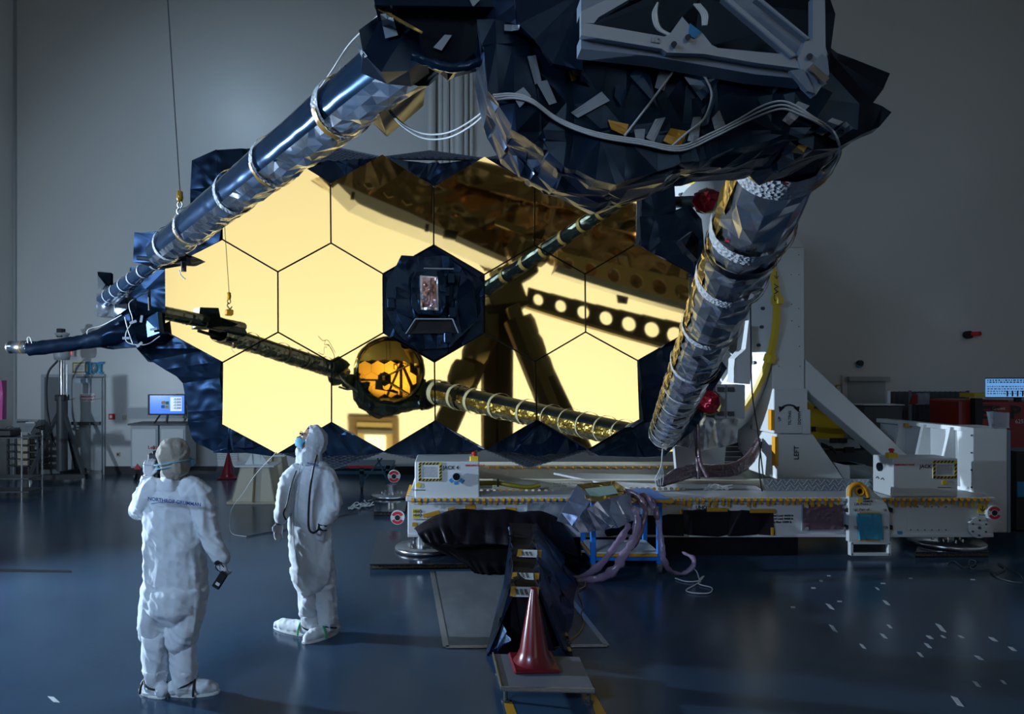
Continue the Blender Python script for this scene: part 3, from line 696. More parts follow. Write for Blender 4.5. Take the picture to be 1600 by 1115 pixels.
for q in ([(984,118),(1010,92),(1020,135),(1026,165),(985,140)][:4], [(960,150),(962,132),(980,142),(970,165)], [(1060,108),(1100,112),(1124,126),(1096,157)], [(880,96),(893,100),(925,132),(905,128)]):
    patch(q, 'bluefilm', sm, 'loose_film')
BV2 = surf([o for o in s2.children])
BVold, BV = BV, BV2
for i, (x, y) in enumerate(((1172, 262), (1186, 270), (1200, 282), (1214, 276), (1228, 286), (1178, 278), (1150, 392), (1168, 392), (1136, 376))):
    w_ = 4.5 if y < 300 else 3.2
    patch([(x - w_, y - 2.2), (x + w_, y - .6), (x + w_, y + 2.6), (x - w_, y + 1)], 'redink' if i % 2 == 0 else 'ink', s2, 'printed_mark', 1)
BV = BVold
cab = thing('cable_bundle', tuple(W(1000, 225, 1.8)), 'bundle of thin white cables draped across the dark back of the secondary mirror', 'cables')
def cable(pts, r=.0026, par=cab, m='cable', name='white_cable', off=.014, n=6):
    p = cat([hit(x, y, off) for x, y in pts], n); return MB().tube(p, r, 6).build(name, m, par)
base = [(770,152),(800,150),(830,158),(872,188),(930,210),(1000,222),(1060,232),(1110,212),(1150,192),(1190,172),(1220,164),(1245,172),(1270,186),(1298,204),(1308,222),(1305,246),(1282,268)]
for k in range(3):
    cable([(x + k * 1.5, y + (k - 1) * (3.5 if x < 1160 or x > 1250 else 6)) for x, y in base])
cable([(1078,-6),(1084,20),(1072,65),(1052,110),(1020,155),(976,212)], .0032)
cable([(1090,108),(1104,125),(1112,150),(1100,185),(1075,206),(1050,228)], .0028)
for k in range(4):
    p = cat([W(x, y, 1.56) for x, y in [(1028, 4), (1020 + k * 2, 22), (1026 + k * 2, 44), (1046 + k * 2, 56)]])
    MB().tube(p, .0024, 5).build('coiled_cable', 'cable', cab)
    p = cat([W(x, y, 1.56) for x, y in [(1084 + k * 3, 6), (1096 + k * 3, 22), (1098 + k * 2, 40)]])
    MB().tube(p, .0024, 5).build('coiled_cable', 'cable', cab)
# free-hanging loops
cab2 = thing('cable_loop', tuple(W(680, 200, 2.2)), 'two white cables sagging between the left strut and the secondary mirror', 'cables')
for k in range(2):
    ps = [(532,105,2.75),(528,126,2.75)][k:] + [(548,104+k*3,2.65),(575,106+k*2,2.5),(588,124,2.4),(602,160+k*2,2.35),(625,190+k*3,2.3),(660,208+k*7,2.25),(700,207+k*8,2.15),(740,186+k*8,2.0),(772,158+k*5,1.85)]
    MB().tube(cat([W(*q) for q in ps]), .0034, 6).build('white_cable', 'cable', cab2)
MB().tube(cat([W(498, 140, 3.0), W(520, 108, 2.75), W(545, 70, 2.6), W(575, 40, 2.35), W(596, 20, 2.2)]), .0034, 6).build('white_cable', 'cable', cab2)
MB().tube(cat([W(540, 104, 2.6), (W(526, 130, 2.7)), W(524, 160, 2.7), W(508, 178, 2.8), W(496, 172, 2.8)]), .0034, 6).build('white_cable', 'cable', cab2)
cab3 = thing('cable_run', tuple(W(1200, 420, 3.0)), 'white cables hanging along the right side of the silver strut', 'cables')
for k in range(2):
    ps = [(1282,268,2.0),(1262,296,2.2),(1248,330,2.4),(1228,366,2.65),(1205,395,2.9),(1190,425,3.1),(1180,450,3.3),(1160,470,3.5),(1146,500,3.8),(1135,530,4.2),(1122,556,4.6),(1113,572,5)]
    MB().tube(cat([W(x + k * 4, y + k * 2, d) for x, y, d in ps]), .0045, 6).build('white_cable', 'cable', cab3)
cab4 = thing('cable_tail', tuple(W(1032, 760, 7.9)), 'thin white cables dangling from the lower end of the silver strut', 'cables')
for k in range(4):
    MB().tube(cat([W(1036, 690, 7.9), W(1034, 720, 7.9), W(1030 + k * 2, 735, 7.9), W(1024 + k * 4, 748, 7.9), W(1026 + k * 3, 758, 7.9)]), .006, 5).build('white_cable', 'cable', cab4)
# ---- lifting frame of milled aluminium
fr = thing('lifting_frame', tuple(W(1100, 40, 1.62)), 'milled silver grey aluminium truss frame at the top above the dark secondary mirror', 'frame')
DF = 1.46
def fp(name, pts, d=DF, th=.018, m='aluminium', bev=0): return MB().prism([W(x, y, d) for x, y in pts], (0, th, 0)).build(name, m, fr, bev=bev)
fp('lower_beam', [(908,35),(928,38),(1038,57),(1046,54),(1066,26),(1078,40),(1098,52),(1112,70),(1122,75),(1218,84),(1225,78),(1262,105),(1292,130),(1286,134),(1256,106),(1250,107),(1180,98),(1100,84),(1042,82),(1034,76),(908,55)])
fp('beam_flange', [(908,55),(1034,77),(1180,98),(1250,108),(1262,124),(1180,116),(1020,88),(908,76)], DF + .018, .05, 'edge_grey')
fp('left_diagonal', [(908,18),(946,0),(985,-2),(935,27),(928,36),(908,36)])
fp('left_diagonal_flange', [(908,-5),(942,-5),(946,0),(908,18)], DF + .018, .05, 'edge_grey')
fp('long_diagonal', [(1128,-4),(1142,-4),(1247,86),(1238,90)], DF - .01, .02, bev=.002)
fp('diagonal_web', [(1140,-4),(1186,-4),(1266,66),(1266,74),(1248,90)], DF + .03, .01, 'edge_grey')
fp('long_diagonal', [(1180,-4),(1190,-4),(1268,60),(1262,62)], DF - .01, .02, bev=.002)
fp('upright', [(1270,-4),(1289,-4),(1290,74),(1294,86),(1270,66)])
fp('corner_gusset', [(1262,58),(1290,72),(1296,116),(1275,148),(1258,132),(1246,90)], DF - .004, .022)
fp('gusset_web', [(1265,104),(1284,84),(1293,90),(1296,116),(1288,126)], DF - .012, .008, 'edge_grey')
fp('gusset_web', [(1234,110),(1256,108),(1274,146),(1262,142)], DF - .012, .01, 'edge_grey')
MB().bar(W(1265, 104, DF - .02), W(1291, 127, DF - .02), .008, .014).build('edge_strip', 'chrome', fr)
for x, y in ((1053, 69), (1265, 88), (1282, 126), (1075, 58)): MB().cyl(W(x, y, DF + .002), W(x, y, DF - .012), .006).build('bolt', 'darkgrey', fr)
for q in ([(1251,96),(1263,98),(1262,110),(1250,108)], [(1078,36),(1096,50),(1085,60),(1076,54)]):
    fp('blue_tape', q, DF - .003, .002, 'bluetape')
text('LL2', .014, W(1016, 66, DF - .001), (1, 0, -.12), (.1, 0, 1), 'edge_grey', fr)
# film of the cap behind the frame: dark roof over the bulk
blk('top_cover', 'black_gloss', [(905,-10),(1290,-10),(1290,130),(1180,120),(1000,96),(905,80)], 1.62, .35, .12, .006, 68)
# ---- wire with the hook that steadies the left strut
hk = thing('hoist_hook', tuple(W(281, 340, 5.35)), 'thin hoist wire with brass hook hanging to the middle of the left strut', 'hoist')
p0 = W(281, 297, 5.35); s_ = sdepth(A1, B1, 281, 345)
MB().tube([Vector((W(262, 0, 5.35).x, 5.35, 11.9)), W(262, 0, 5.35), p0], .0045, 6).build('wire', 'darkgrey', hk)
MB().lathe(p0 + Vector((0, 0, -.06)), [(.001, .06), (.022, .05), (.026, .0), (.018, -.03), (.001, -.03)], 10).build('swivel', 'kaptontape', hk)
MB().tube(cat([p0 + Vector((0, 0, -.08)), p0 + Vector((.02, 0, -.11)), p0 + Vector((0, 0, -.14)), p0 + Vector((-.02, 0, -.11)), p0 + Vector((0, 0, -.08))]), .006, 6).build('chain_link', 'chrome', hk)
MB().tube(cat([p0 + Vector((0, 0, -.13)), p0 + Vector((-.022, 0, -.16)), p0 + Vector((.012, 0, -.20)), p0 + Vector((.035, 0, -.17))]), .008, 6).build('hook', 'steel', hk)
MB().box(p0 + Vector((0, 0, -.245)), (.09, .09, .07)).build('shackle_block', 'kaptontape', hk, bev=.012)
# foil body behind the mirror at the right, thermal covers
# ================================================================ the tilting fixture
FX = thing('tilting_fixture', (3.2, 8.6, 0), 'white painted steel base frame with ring, tilting column and jack boxes under the telescope', 'fixture')
FY = 8.4
def z_at(py, d): return H - (py - PY) / F * d
def x_at(px, d): return (px - PX) / F * d
def fbox(name, px0, py0, px1, py1, d, th, m='white_paint', par=FX, bev=.01, **k):
    return MB().span((x_at(px0, d), d, z_at(py1, d)), (x_at(px1, d), d + th, z_at(py0, d))).build(name, m, par, bev=bev, **k)
# front beam
zt, zb = z_at(781, FY), z_at(836, FY)
fbox('front_beam', 637, 781, 1553, 837, FY, .45)
fbox('beam_cap', 634, 777, 1556, 783, FY - .03, .5, bev=.006)
fbox('bottom_flange', 637, 834, 1553, 839, FY - .02, .45, bev=.004)
fbox('panel_line', 647, 787, 1300, 788, FY - .004, .01, 'edge_grey', bev=0)
MB().span((x_at(1250, FY), FY + .05, .0), (x_at(890, FY), FY + .6, z_at(836, FY))).build('under_beam_shadow_box', 'black_cloth', FX)  # black box put in for the shade under the beam
# left end beam, rear beam
RY = 11.5
MB().span((x_at(637, FY), FY + .4, zb), (x_at(637, FY) + .45, RY + .4, zt)).build('left_end_beam', 'white_paint', FX, bev=.01)
MB().span((x_at(637, FY), RY, zb), (6.9, RY + .4, zt)).build('rear_beam', 'cream_paint', FX, bev=.01)
MB().span((6.4, FY + .4, zb), (6.85, RY + .4, zt)).build('right_end_beam', 'white_paint', FX, bev=.01)
MB().span((-.05, 9.3, .30), (6.4, 9.9, .42)).build('inner_deck', 'tread', FX)
MB().span((.1, 10.0, .46), (4.6, 10.15, .66)).build('inner_beam', 'cream_paint', FX)
MB().prism([W(770, 746, 9.4), W(905, 752, 9.4), W(1010, 775, 8.9), W(770, 775, 8.9)], (0, .02, -.05)).build('sloped_cover', 'cream_paint', FX)
MB().prism([W(865, 738, 10.9), W(1160, 744, 10.9), W(1205, 775, 8.95), W(1010, 768, 8.95)], (0, 0, -.03)).build('grating_deck', 'tread', FX)
MB().span((x_at(750, 8.9), 8.86, z_at(776, 8.86)), (x_at(1200, 8.9), 9.2, z_at(770, 8.86))).build('walk_edge', 'tread', FX)
# tread plate skirt under the column
def treadp(name, pts, d, th=.02):
    MB().prism([W(x, y, d) for x, y in pts], (0, th, 0)).build(name, 'tread', FX)
    r = MB(); xs = [W(x, y, d).x for x, y in pts]; zs = [W(x, y, d).z for x, y in pts]; s = .055; k = 0
    z = min(zs) + s * .6
    while z < max(zs) - s * .3:
        x = min(xs) + s + (k % 2) * s * .5 + (.06 if z < (min(zs) + max(zs)) / 2 else 0)
        while x < max(xs) - s * .6:
            an = math.pi / 4 if (int((x - min(xs)) / (s * .99)) + k) % 2 else -math.pi / 4
            r.box((x, d - .003, z), (.045, .006, .012), Matrix.Rotation(an, 3, 'Y')); x += s
        z += s * .62; k += 1
    r.build('tread_ridges', 'aluminium', FX, kind='stuff')
treadp('tread_skirt', [(1192,748),(1368,748),(1368,772),(1204,772),(1196,762)], FY + .42)
# bolts with orange caps
bp = MB().cyl((0, 0, 0), (0, -.035, 0), .017, 8).ball((0, -.035, 0), .017, 8)
b0 = None
def bolt(x, y, z, m='orange', nm='capped_bolt'):
    global b0
    if b0 is None:
        b0 = {}
    if m not in b0:
        b0[m] = MB().cyl((0, 0, 0), (0, -.022, .004), .013, 7).cyl((0, -.018, .0), (0, -.045, .005), .021, 7).build(nm, K[m], None); o = b0[m]
    else:
        o = b0[m].copy(); COL.objects.link(o)
    o.parent = FX; o.location = Vector((x, y, z)) - worig(FX); o.name = nm; return o
fl = MB(); rr = random.Random(4)
px = 645
while px < 1549:
    if not 1318 < px < 1374:
        x = x_at(px, FY - .03); bolt(x, FY - .03, z_at(779.5, FY - .03))
        if rr.random() < .55 or px > 1040:
            h_ = rr.uniform(.03, .075) if px > 1000 else rr.uniform(.02, .04)
            fl.box((x + rr.uniform(-.01, .01), FY - .045, z_at(783, FY) - h_ / 2 + .01), (rr.uniform(.025, .045), .004, h_), Matrix.Rotation(rr.uniform(-.3, .3), 3, 'Y'))
    px += 10.05
fl.build('tape_flags', 'kaptontape', FX, kind='stuff')
for k in range(28):
    px = 765 + k * 13.2; bolt(x_at(px, RY - .01), RY - .01, z_at(730, RY), 'orange')
for k in range(12): bolt(x_at(752 + k * 10, 8.86), 8.86, z_at(766, 8.86), 'steel' if k < 3 or k > 6 else 'orange', 'deck_bolt')
for k in range(10): bolt(x_at(985 + k * 9, 8.86), 8.86, z_at(763, 8.86), 'steel' if k % 4 else 'orange', 'deck_bolt')
for k in range(6): bolt(x_at(636, FY) - .0, FY + .1 + k * .15, zt + .03, 'orange')
# jack boxes with e-stop, notice, speaker
def jack(x0, y0, x1, y1, d, th, name, sx, ex, txt, tx, est):
    j = thing('jack_box', (0, 0, 0), None, None); j.parent = FX; j.location = Vector((x_at((x0 + x1) / 2, d), d, z_at(y1, d))) - worig(FX)
    fbox('housing', x0, y0, x1, y1, d, th, par=j, bev=.012)
    a, b = W(sx[0], sx[3], d), W(sx[2], sx[1], d)
    MB().span((a.x, d - .006, a.z), (b.x, d, b.z)).build('notice', 'paper', j)
    hazard(j, a, b, d - .006, .028); lines(j, a + Vector((.05, 0, .04)), b - Vector((.05, 0, .05)), d - .007, 8, ht=.006)
    text(txt, .062, W(tx[0], tx[1], d - .002), XR, ZU, 'ink', j, bold=.001)
    text('EMERGENCY STOP', .028, W(ex[0], ex[1], d - .002), XR, ZU, 'redink', j, bold=.001)
    c = W((sx[0] + sx[2]) / 2 + (0 if sx[0] > 1000 else -18), sx[3] + 6.5, d)
    MB().cyl(c, c + Vector((0, -.008, 0)), .032).build('hold_down_mark', 'yellow', j)
    text('Hold Down Points', .022, c + Vector((0, -.002, -.065)), XR, ZU, 'ink', j, ax='CENTER')
    e = W(*est, d + .1)
    MB().box(e + Vector((0, 0, .035)), (.11, .09, .07)).build('stop_base', 'yellow', j, bev=.01)
    MB().cyl(e + Vector((0, 0, .07)), e + Vector((0, 0, .10)), .022).ball(e + Vector((0, 0, .105)), .034, 12, (1, 1, .6)).build('stop_button', 'red', j)
    return j
j4 = jack(648, 721, 749, 778, FY + .02, .75, 'JACK 4', (654, 722, 690, 751), (727, 728), 'JACK 4', (692, 733), (741, 721))
c = W(713, 744, FY)
MB().cyl(c, c + Vector((0, -.02, 0)), .055, 20).build('port_ring', 'white_paint', j4)
MB().cyl(c + Vector((0, -.01, 0)), c + Vector((0, -.025, 0)), .044, 20).build('port', 'black_gloss', j4)
for an in (-50, 0, 50):
    v = Vector((math.sin(math.radians(an)), 0, -math.cos(math.radians(an)))) * .075
    MB().box(c + v + Vector((0, -.004, 0)), (.05, .006, .045), Matrix.Rotation(math.radians(-an), 3, 'Y')).build('blue_tape', 'bluetape', j4)
j2 = jack(1395, 716, 1497, 776, FY - .02, .40, 'JACK 2', (1457, 719, 1494, 747), (1398, 727), 'JACK 2', (1437, 731), (1393, 716))
xl = x_at(1395, FY - .02); c = Vector((xl, 8.62, z_at(729, 8.62)))
MB().cyl(c, c + Vector((-.02, 0, 0)), .055, 20).build('port', 'black_gloss', j2)
for dy in (-.05, .05):
    q = c + Vector((-.004, dy, -.13)); MB().tube(cat([q + Vector((0, -.03, -.02)), q, q + Vector((0, .03, -.02))]), .005, 5).build('painted_mark', 'ink', j2)
# lift lug with orange eye and hanging frame
lf = thing('lift_point', (0, 0, 0), None, None); lf.parent = FX; lf.location = W(1356, 868, FY - .1) - worig(FX)
dL = FY - .10
pl = [(1327,765),(1331,759),(1340,756),(1352,757),(1378,779),(1386,790),(1390,800),(1390,846),(1327,846)]
MB().prism([W(x, y, dL) for x, y in pl], (0, .07, 0)).build('lug_plate', 'white_paint', lf)
MB().tube(cat([W(x, y, dL - .012) for x, y in [(1327,775),(1328,764),(1334,757),(1343,756),(1351,762),(1356,776)]]), .028, 8).build('eye_rim', 'orange', lf)
c = W(1342, 767, dL); MB().lathe(c, [(.055, 0), (.055, .03), (.035, .03), (.035, 0)], 20, axis=(0, -1, 0)).build('eye_bushing', 'orange', lf)
MB().cyl(c, c + Vector((0, -.004, 0)), .036).build('eye_hole', 'black', lf)
for a_, b_ in (((1329,846),(1329,867)), ((1388,846),(1388,867)), ((1328,865),(1389,865)), ((1328,847),(1389,847))):
    MB().bar(W(*a_, dL + .03), W(*b_, dL + .03), .035, .06, (0, 1, 0)).build('foot_bar', 'white_paint', lf, bev=.004)
MB().span(W(1332, 863, dL + .05), W(1385, 848, dL + .06)).build('foot_panel', 'black', lf)
text('Lift Point 2', .045, W(1335, 789, dL - .002), XR, ZU, 'ink', lf); text('Rated\n15400 lb', .032, W(1349, 780, dL - .002), XR, ZU, 'ink', lf, bold=.001)
text('Part of:', .042, W(1343, 797.5, dL - .002), XR, ZU, 'ink', lf)
MB().span(W(1340, 785, dL - .004), W(1347, 778, dL)).build('hazard_mark', 'yellow', lf)
crinkle('taped_bag', 'cyanfilm', [W(1338, 801, dL - .01), W(1376, 802, dL - .01), W(1378, 842, dL - .01), W(1342, 842, dL - .01)], (0, -.03, 0), lf, .05, .012, 71)
for yy in (800.5, 843): MB().span(W(1343, yy + 1.5, dL - .05), W(1372, yy - 1, dL)).build('yellow_tape', 'kaptontape', lf)
for x, y in ((1335, 796), (1381, 796), (1336, 823), (1383, 823)): MB().cyl(W(x, y, dL), W(x, y, dL) + Vector((0, -.03, 0)), .018, 6).build('bolt', 'steel', lf)
for x in (1324, 1389.5):
    for y in (796, 823): MB().box(W(x, y, dL + .05), (.045, .06, .05)).build('clamp', 'black', lf)
# lugs with red and white targets
def target(px, py, d, r, par):
    c = W(px, py, d); t = thing('tie_down_lug', (0, 0, 0), None, None); t.parent = par; t.location = c - worig(par)
    MB().cyl(c, c + Vector((0, .05, 0)), r, 24).build('lug', 'white_paint', t)
    for k in range(2):
        vs = []; n = 12
        for i in range(n + 1):
            a = math.radians(25 + k * 180 + 130 * i / n)
            for q in (r * .9, r * .5): vs.append(c + Vector((q * math.cos(a), -.003, q * math.sin(a))))
        MB().add(vs, [(2*i, 2*i+1, 2*i+3, 2*i+2) for i in range(n)]).build('red_arc', 'redink', t)
    MB().cyl(c + Vector((0, -.004, 0)), c, r * .38, 18).build('bore', 'black', t); return t
target(621, 808.5, FY + .1, .085, FX); target(615.5, 744, RY - .3, .10, FX); target(1554, 801, FY - .05, .085, FX)
MB().prism([W(x, y, FY - .03) for x, y in [(1543,787),(1560,790),(1566,801),(1560,815),(1547,831),(1545,829)]], (0, .04, 0)).build('lug_plate', 'white_paint', FX)
# base front lettering and fittings
for i, s in enumerate(('Rated Load: 46000 lb', 'Proof Load: 90000 lb', 'Max Mass: 55000 lb')):
    text(s, .032, W(1204, 806.5 + i * 5, FY - .005), XR, ZU, 'ink', FX, bold=.001)
text('HOLD DOWN POINT 4', .02, W(646, 812, FY - .005), XR, ZU, 'ink', FX)
for y0 in (795, 803): fbox('hazard_mark', 645, y0, 656, y0 + 6, FY - .004, .01, 'yellow', bev=0)
text('HHO\nHHO', .045, W(646, 800.5, FY - .006), XR, ZU, 'ink', FX, bold=.001)
text('Assembly Base Hardware\nPart No. 2104', .03, W(864, 756.5, 8.85), XR, ZU, 'ink', FX)
text('UHO', .06, W(1087, 795, FY - .005), XR, ZU, 'ink', FX, bold=.002)
fbox('cover_plate', 1253, 787, 1320, 829, FY - .012, .02, 'aluminium', bev=0); fbox('dark_panel', 1255, 788, 1318, 827, FY - .02, .02, 'darkpurple', bev=0)
for x, y in ((1257, 790), (1316, 791), (1257, 824), (1316, 824)): bolt(x_at(x, FY), FY - .02, z_at(y, FY), 'steel', 'panel_screw')
# access panel and round flange
fbox('access_panel', 1418, 790, 1484, 829, FY - .008, .01, bev=.003)
for k in range(6):
    for y in (791.5, 827.5): MB().cyl(W(1423 + k * 11, y, FY - .008), W(1423 + k * 11, y, FY - .02), .008, 6).build('panel_screw', 'darkgrey', FX)
c = W(1526, 823, FY); MB().cyl(c, c + Vector((0, -.04, 0)), .125, 28).build('round_flange', 'white_paint', FX, bev=.004)
for k in range(6):
    v = Vector((math.cos(k * math.pi / 3 + .5), 0, math.sin(k * math.pi / 3 + .5))) * .09
    MB().cyl(c + v, c + v + Vector((0, -.05, 0)), .012, 6).build('flange_bolt', 'darkgrey', FX)
MB().cyl(c, c + Vector((0, -.05, 0)), .018).build('flange_bolt', 'darkgrey', FX)
fbox('hazard_mark', 1528, 788, 1540, 801, FY - .006, .01, 'yellow', bev=0)
text('\u2193', .10, W(1530, 799, FY - .008), XR, ZU, 'ink', FX, bold=.002)
text('TIE DOWN 2', .02, W(1529, 805, FY - .005), XR, ZU, 'ink', FX)
MB().box(W(1406, 834, FY - .01), (.05, .02, .07)).build('blue_tape', 'bluetape', FX)
# masking sheets taped on the beam
for q in ((1065, 797, 1208, 836), (948, 803, 1070, 836)):
    crinkle('black_masking', 'black_cloth', [W(q[0], q[1], FY - .03), W(q[2], q[1] + 2, FY - .03), W(q[2], q[3], FY - .03), W(q[0], q[3], FY - .03)], (0, .02, 0), FX, .16, .006, q[0])
for q in ((1105, 793, 1137, 799), (1172, 795, 1212, 801), (1063, 796, 1067, 803), (1205, 824, 1209, 836)): fbox('yellow_tape', *q, FY - .05, .01, 'kaptontape', bev=0)
for x, y, w_, an in ((674, 803, .2, 14), (735, 791.5, .12, 0), (798, 796, .13, -3), (648, 819, .06, 0), (856, 798, .05, 80), (705, 796, .08, 10)):
    MB().box(W(x, y, FY - .01), (w_, .008, .05), Matrix.Rotation(math.radians(-an), 3, 'Y')).build('yellow_tape', 'kaptontape', FX)
crinkle('film_sheet', 'clearfilm', [W(824, 787, FY - .02), W(900, 782, FY - .02), W(900, 812, FY - .02), W(824, 802, FY - .02)], (0, -.01, 0), FX, .1, .01, 75)
# foot plates
def footplate(px, py, r, par=FX):
    c = Vector((x_at(px, py), py, 0)); z = .075; t = thing('jack_foot', (0, 0, 0), None, None); t.parent = par; t.location = Vector((c.x, c.y, 0)) - worig(par)
    MB().lathe((c.x, c.y, z), [(.001, 0), (r, 0), (r, .035), (r - .01, .045), (r * .52, .055), (.15, .06), (.001, .06)], 40).build('round_plate', 'steel', t)
    MB().cyl((c.x, c.y, z + .05), (c.x, c.y, zb + .02), .085, 20).build('jack_screw', 'steel', t)
    for k in range(8):
        a = k * math.pi / 4; v = Vector((math.cos(a) * .17, math.sin(a) * .17, z + .05)); MB().cyl(Vector((c.x, c.y, 0)) + v, Vector((c.x, c.y, .03)) + v, .014, 6).build('bolt', 'chrome', t)
    MB().cyl((c.x, c.y, .06), (c.x, c.y, z + .01), r * .7).build('pad', 'black', t); return t
footplate(661, 8.45, .34); footplate(1478, 8.75, .42); footplate(612, 12.0, .36)
# ---- ring
rg = thing('rotation_ring', (0, 0, 0), None, None); rg.parent = FX
nR = Vector((-.866, -.5, 0)); uR = Vector((.5, -.866, 0)); RC_ = W(1213, 480, 9.7) - uR * 2.2; rg.location = RC_ - worig(FX)
def rpt(r, th, h): return RC_ + uR * (r * math.cos(th)) + ZU * (r * math.sin(th)) + nR * h
def annulus(r_a, r_b, h0, h1, name, m, n=72, a0=0, a1=2 * math.pi, par=rg):
    vs = []; full = a1 - a0 > 6.28; c = n if full else n + 1
    for i in range(c):
        a = a0 + (a1 - a0) * i / n
        for r, h in ((r_a, h0), (r_b, h0), (r_b, h1), (r_a, h1)): vs.append(rpt(r, a, h))
    fs = []
    for i in range(n):
        j = (i + 1) % c
        for k in range(4): fs.append((4*i+k, 4*i+(k+1) % 4, 4*j+(k+1) % 4, 4*j+k))
    if not full: fs += [(0, 1, 2, 3), (4*n, 4*n+3, 4*n+2, 4*n+1)]
    return MB().add(vs, fs).build(name, m, par)
annulus(2.17, 2.22, -.07, .035, 'yellow_rim', 'yellow')
annulus(1.72, 2.17, -.05, .0, 'ring_flange', 'white_paint')
annulus(1.68, 1.74, -.55, .0, 'inner_barrel', 'white_paint')
annulus(2.10, 2.16, -.5, -.05, 'outer_barrel', 'white_paint')
annulus(.9, 1.70, -.55, -.48, 'web_disc', 'white_paint'); annulus(.55, .95, -.55, .1, 'hub', 'white_paint', 40)
for k in range(24):
    a = k * math.pi / 12 + .08
    p = [rpt(1.0, a, -.48), rpt(1.69, a, -.48), rpt(1.69, a, -.04), rpt(1.2, a, -.30)]; t_ = (-uR * math.sin(a) + ZU * math.cos(a)) * .02
    MB().prism(p, t_).build('rib', 'white_paint', rg)
for k in range(48):
    a = k * math.pi / 24; MB().cyl(rpt(2.0, a, 0), rpt(2.0, a, .03), .025, 8).build('ring_bolt', 'darkgrey', rg)
for k, a in enumerate((.02, -.35)): annulus(2.15, 2.26, -.08, .045, 'rim_stop', 'yellow', 3, a, a + .05)
text('CW \u2190 \u2192 CCW', .15, rpt(2.222, .03, -.02), ZU, nR, 'ink', rg)
# telescope mount: trunnion and covers between mirror and ring
mt = thing('mirror_mount', (0, 0, 0), None, None); mt.parent = FX; mt.location = W(1105, 480, 10.4) - worig(FX)
MB().cyl(W(1080, 480, 9.9), rpt(0, 0, -.3), .62, 28).build('trunnion', 'cartgrey', mt)
MB().prism([W(x, y, 9.6) for x, y in [(1152,560),(1165,545),(1170,500),(1176,560),(1172,600),(1150,598)]], (0, .3, 0)).build('bracket', 'white_paint', mt)
MB().span(W(1118, 654, 9.4), W(1150, 600, 9.7)).build('electronics_box', 'cartgrey', mt, bev=.01)
for x in (1126, 1142):
    for y in (608, 646): MB().box(W(x, y, 9.38), (.08, .03, .06)).build('box_latch', 'darkgrey', mt)
MB().bar(W(1134, 602, 9.39), W(1134, 652, 9.39), .01, .02, (0, 1, 0)).build('box_strip', 'steel', mt)
for x, y, d in ((1104, 628, 9.3), (1104, 312, 9.4)):
    c = W(x, y, d); MB().lathe(c, [(.001, .10), (.07, .11), (.16, .03), (.165, 0), (.10, -.06)], 9, axis=(-.5, -1, .1), smooth=False, jit=.16).build('red_foil_cover', 'foilred', mt)
    MB().lathe(c, [(.17, -.03), (.185, -.09), (.15, -.14)], 11, axis=(-.5, -1, .1), smooth=False, jit=.08).build('gold_foil_skirt', 'goldfilm', mt)
    MB().cyl(c + Vector((0, .08, 0)), c + Vector((-.35, .35, .05)), .08).build('actuator', 'darkgrey', mt)
MB().lathe(W(1116, 335, 10.3), [(.001, 0), (.55, 0), (.55, .06), (.001, .06)], 40, axis=(-.3, -1, 0)).build('disc_cover', 'cartgrey', mt)
crinkle('film_cowl', 'silverfilm', [W(x, y, 9.6) for x, y in [(1040,640),(1100,640),(1155,655),(1150,690),(1095,705),(1040,690)]], (0, .15, 0), mt, .14, .03, 81)
crinkle('dark_cowl', 'kapton', [W(x, y, 9.5) for x, y in [(1046,335),(1078,322),(1098,340),(1100,400),(1085,430),(1052,400)]], (0, .3, 0), mt, .14, .03, 82)
MB().prism([W(x, y, 10.2) for x, y in [(1052,676),(1095,690),(1140,745),(1058,745)]], (0, .1, 0)).build('gusset', 'cartgrey', mt)
MB().span(W(1124, 735, 11.2), W(1158, 690, 11.3)).build('vent_panel', 'darkgrey', mt)
for k in range(5):
    MB().span(W(1126, 698 + k * 8, 11.15), W(1157, 696.5 + k * 8, 11.18)).build('vent_slat', 'cartgrey', mt)
MB().prism([W(x, y, 11.0) for x, y in [(1052,520),(1120,540),(1135,690),(1130,745),(1070,745)]], (0, .05, 0)).build('rear_web', 'cartgrey', mt)
# ---- column with its foot block and brace
CY = 9.9
cl = thing('tilting_column', (0, 0, 0), None, None); cl.parent = FX; cl.location = W(1232, 748, CY) - worig(FX)
fbox('column_shaft', 1207, 386, 1257, 608, CY, .6, par=cl)
a, b = W(1207, 386, CY), W(1257, 386, CY); c = [W(1214, 356, CY + .15), W(1232, 350, CY + .15)]
MB().add([a, b, b + Vector((0, .6, 0)), a + Vector((0, .6, 0)), W(1204, 362, CY + .1), W(1226, 345, CY + .1), W(1226, 345, CY + .1) + Vector((0, .4, 0)), W(1204, 362, CY + .1) + Vector((0, .4, 0))],
         [(0, 1, 5, 4), (1, 2, 6, 5), (2, 3, 7, 6), (3, 0, 4, 7), (4, 5, 6, 7)]).build('column_cap', 'white_paint', cl)
fbox('tilt_block', 1209, 607, 1262, 677, CY - .05, .7, par=cl)
fbox('tilt_block_side', 1255, 640, 1267, 678, CY - .08, .6, par=cl)
MB().prism([W(x, y, CY - .05) for x, y in [(1213,678),(1270,678),(1318,748),(1213,748)]], (0, .9, 0)).build('foot_block', 'white_paint', cl, bev=.01)
MB().prism([W(x, y, 10.75) for x, y in [(1197,640),(1212,620),(1212,748),(1206,745),(1172,706),(1172,665)]], (0, .7, 0)).build('foot_flare', 'white_paint', cl)
MB().prism([W(x, y, CY + .05) for x, y in [(1258,560),(1424,716),(1384,716),(1258,608)]], (0, .3, 0)).build('brace', 'white_paint', cl, bev=.01)
MB().prism([W(x, y, CY + .1) for x, y in [(1303,722),(1328,728),(1328,748),(1318,748)]], (0, .3, 0)).build('gusset', 'white_paint', cl)
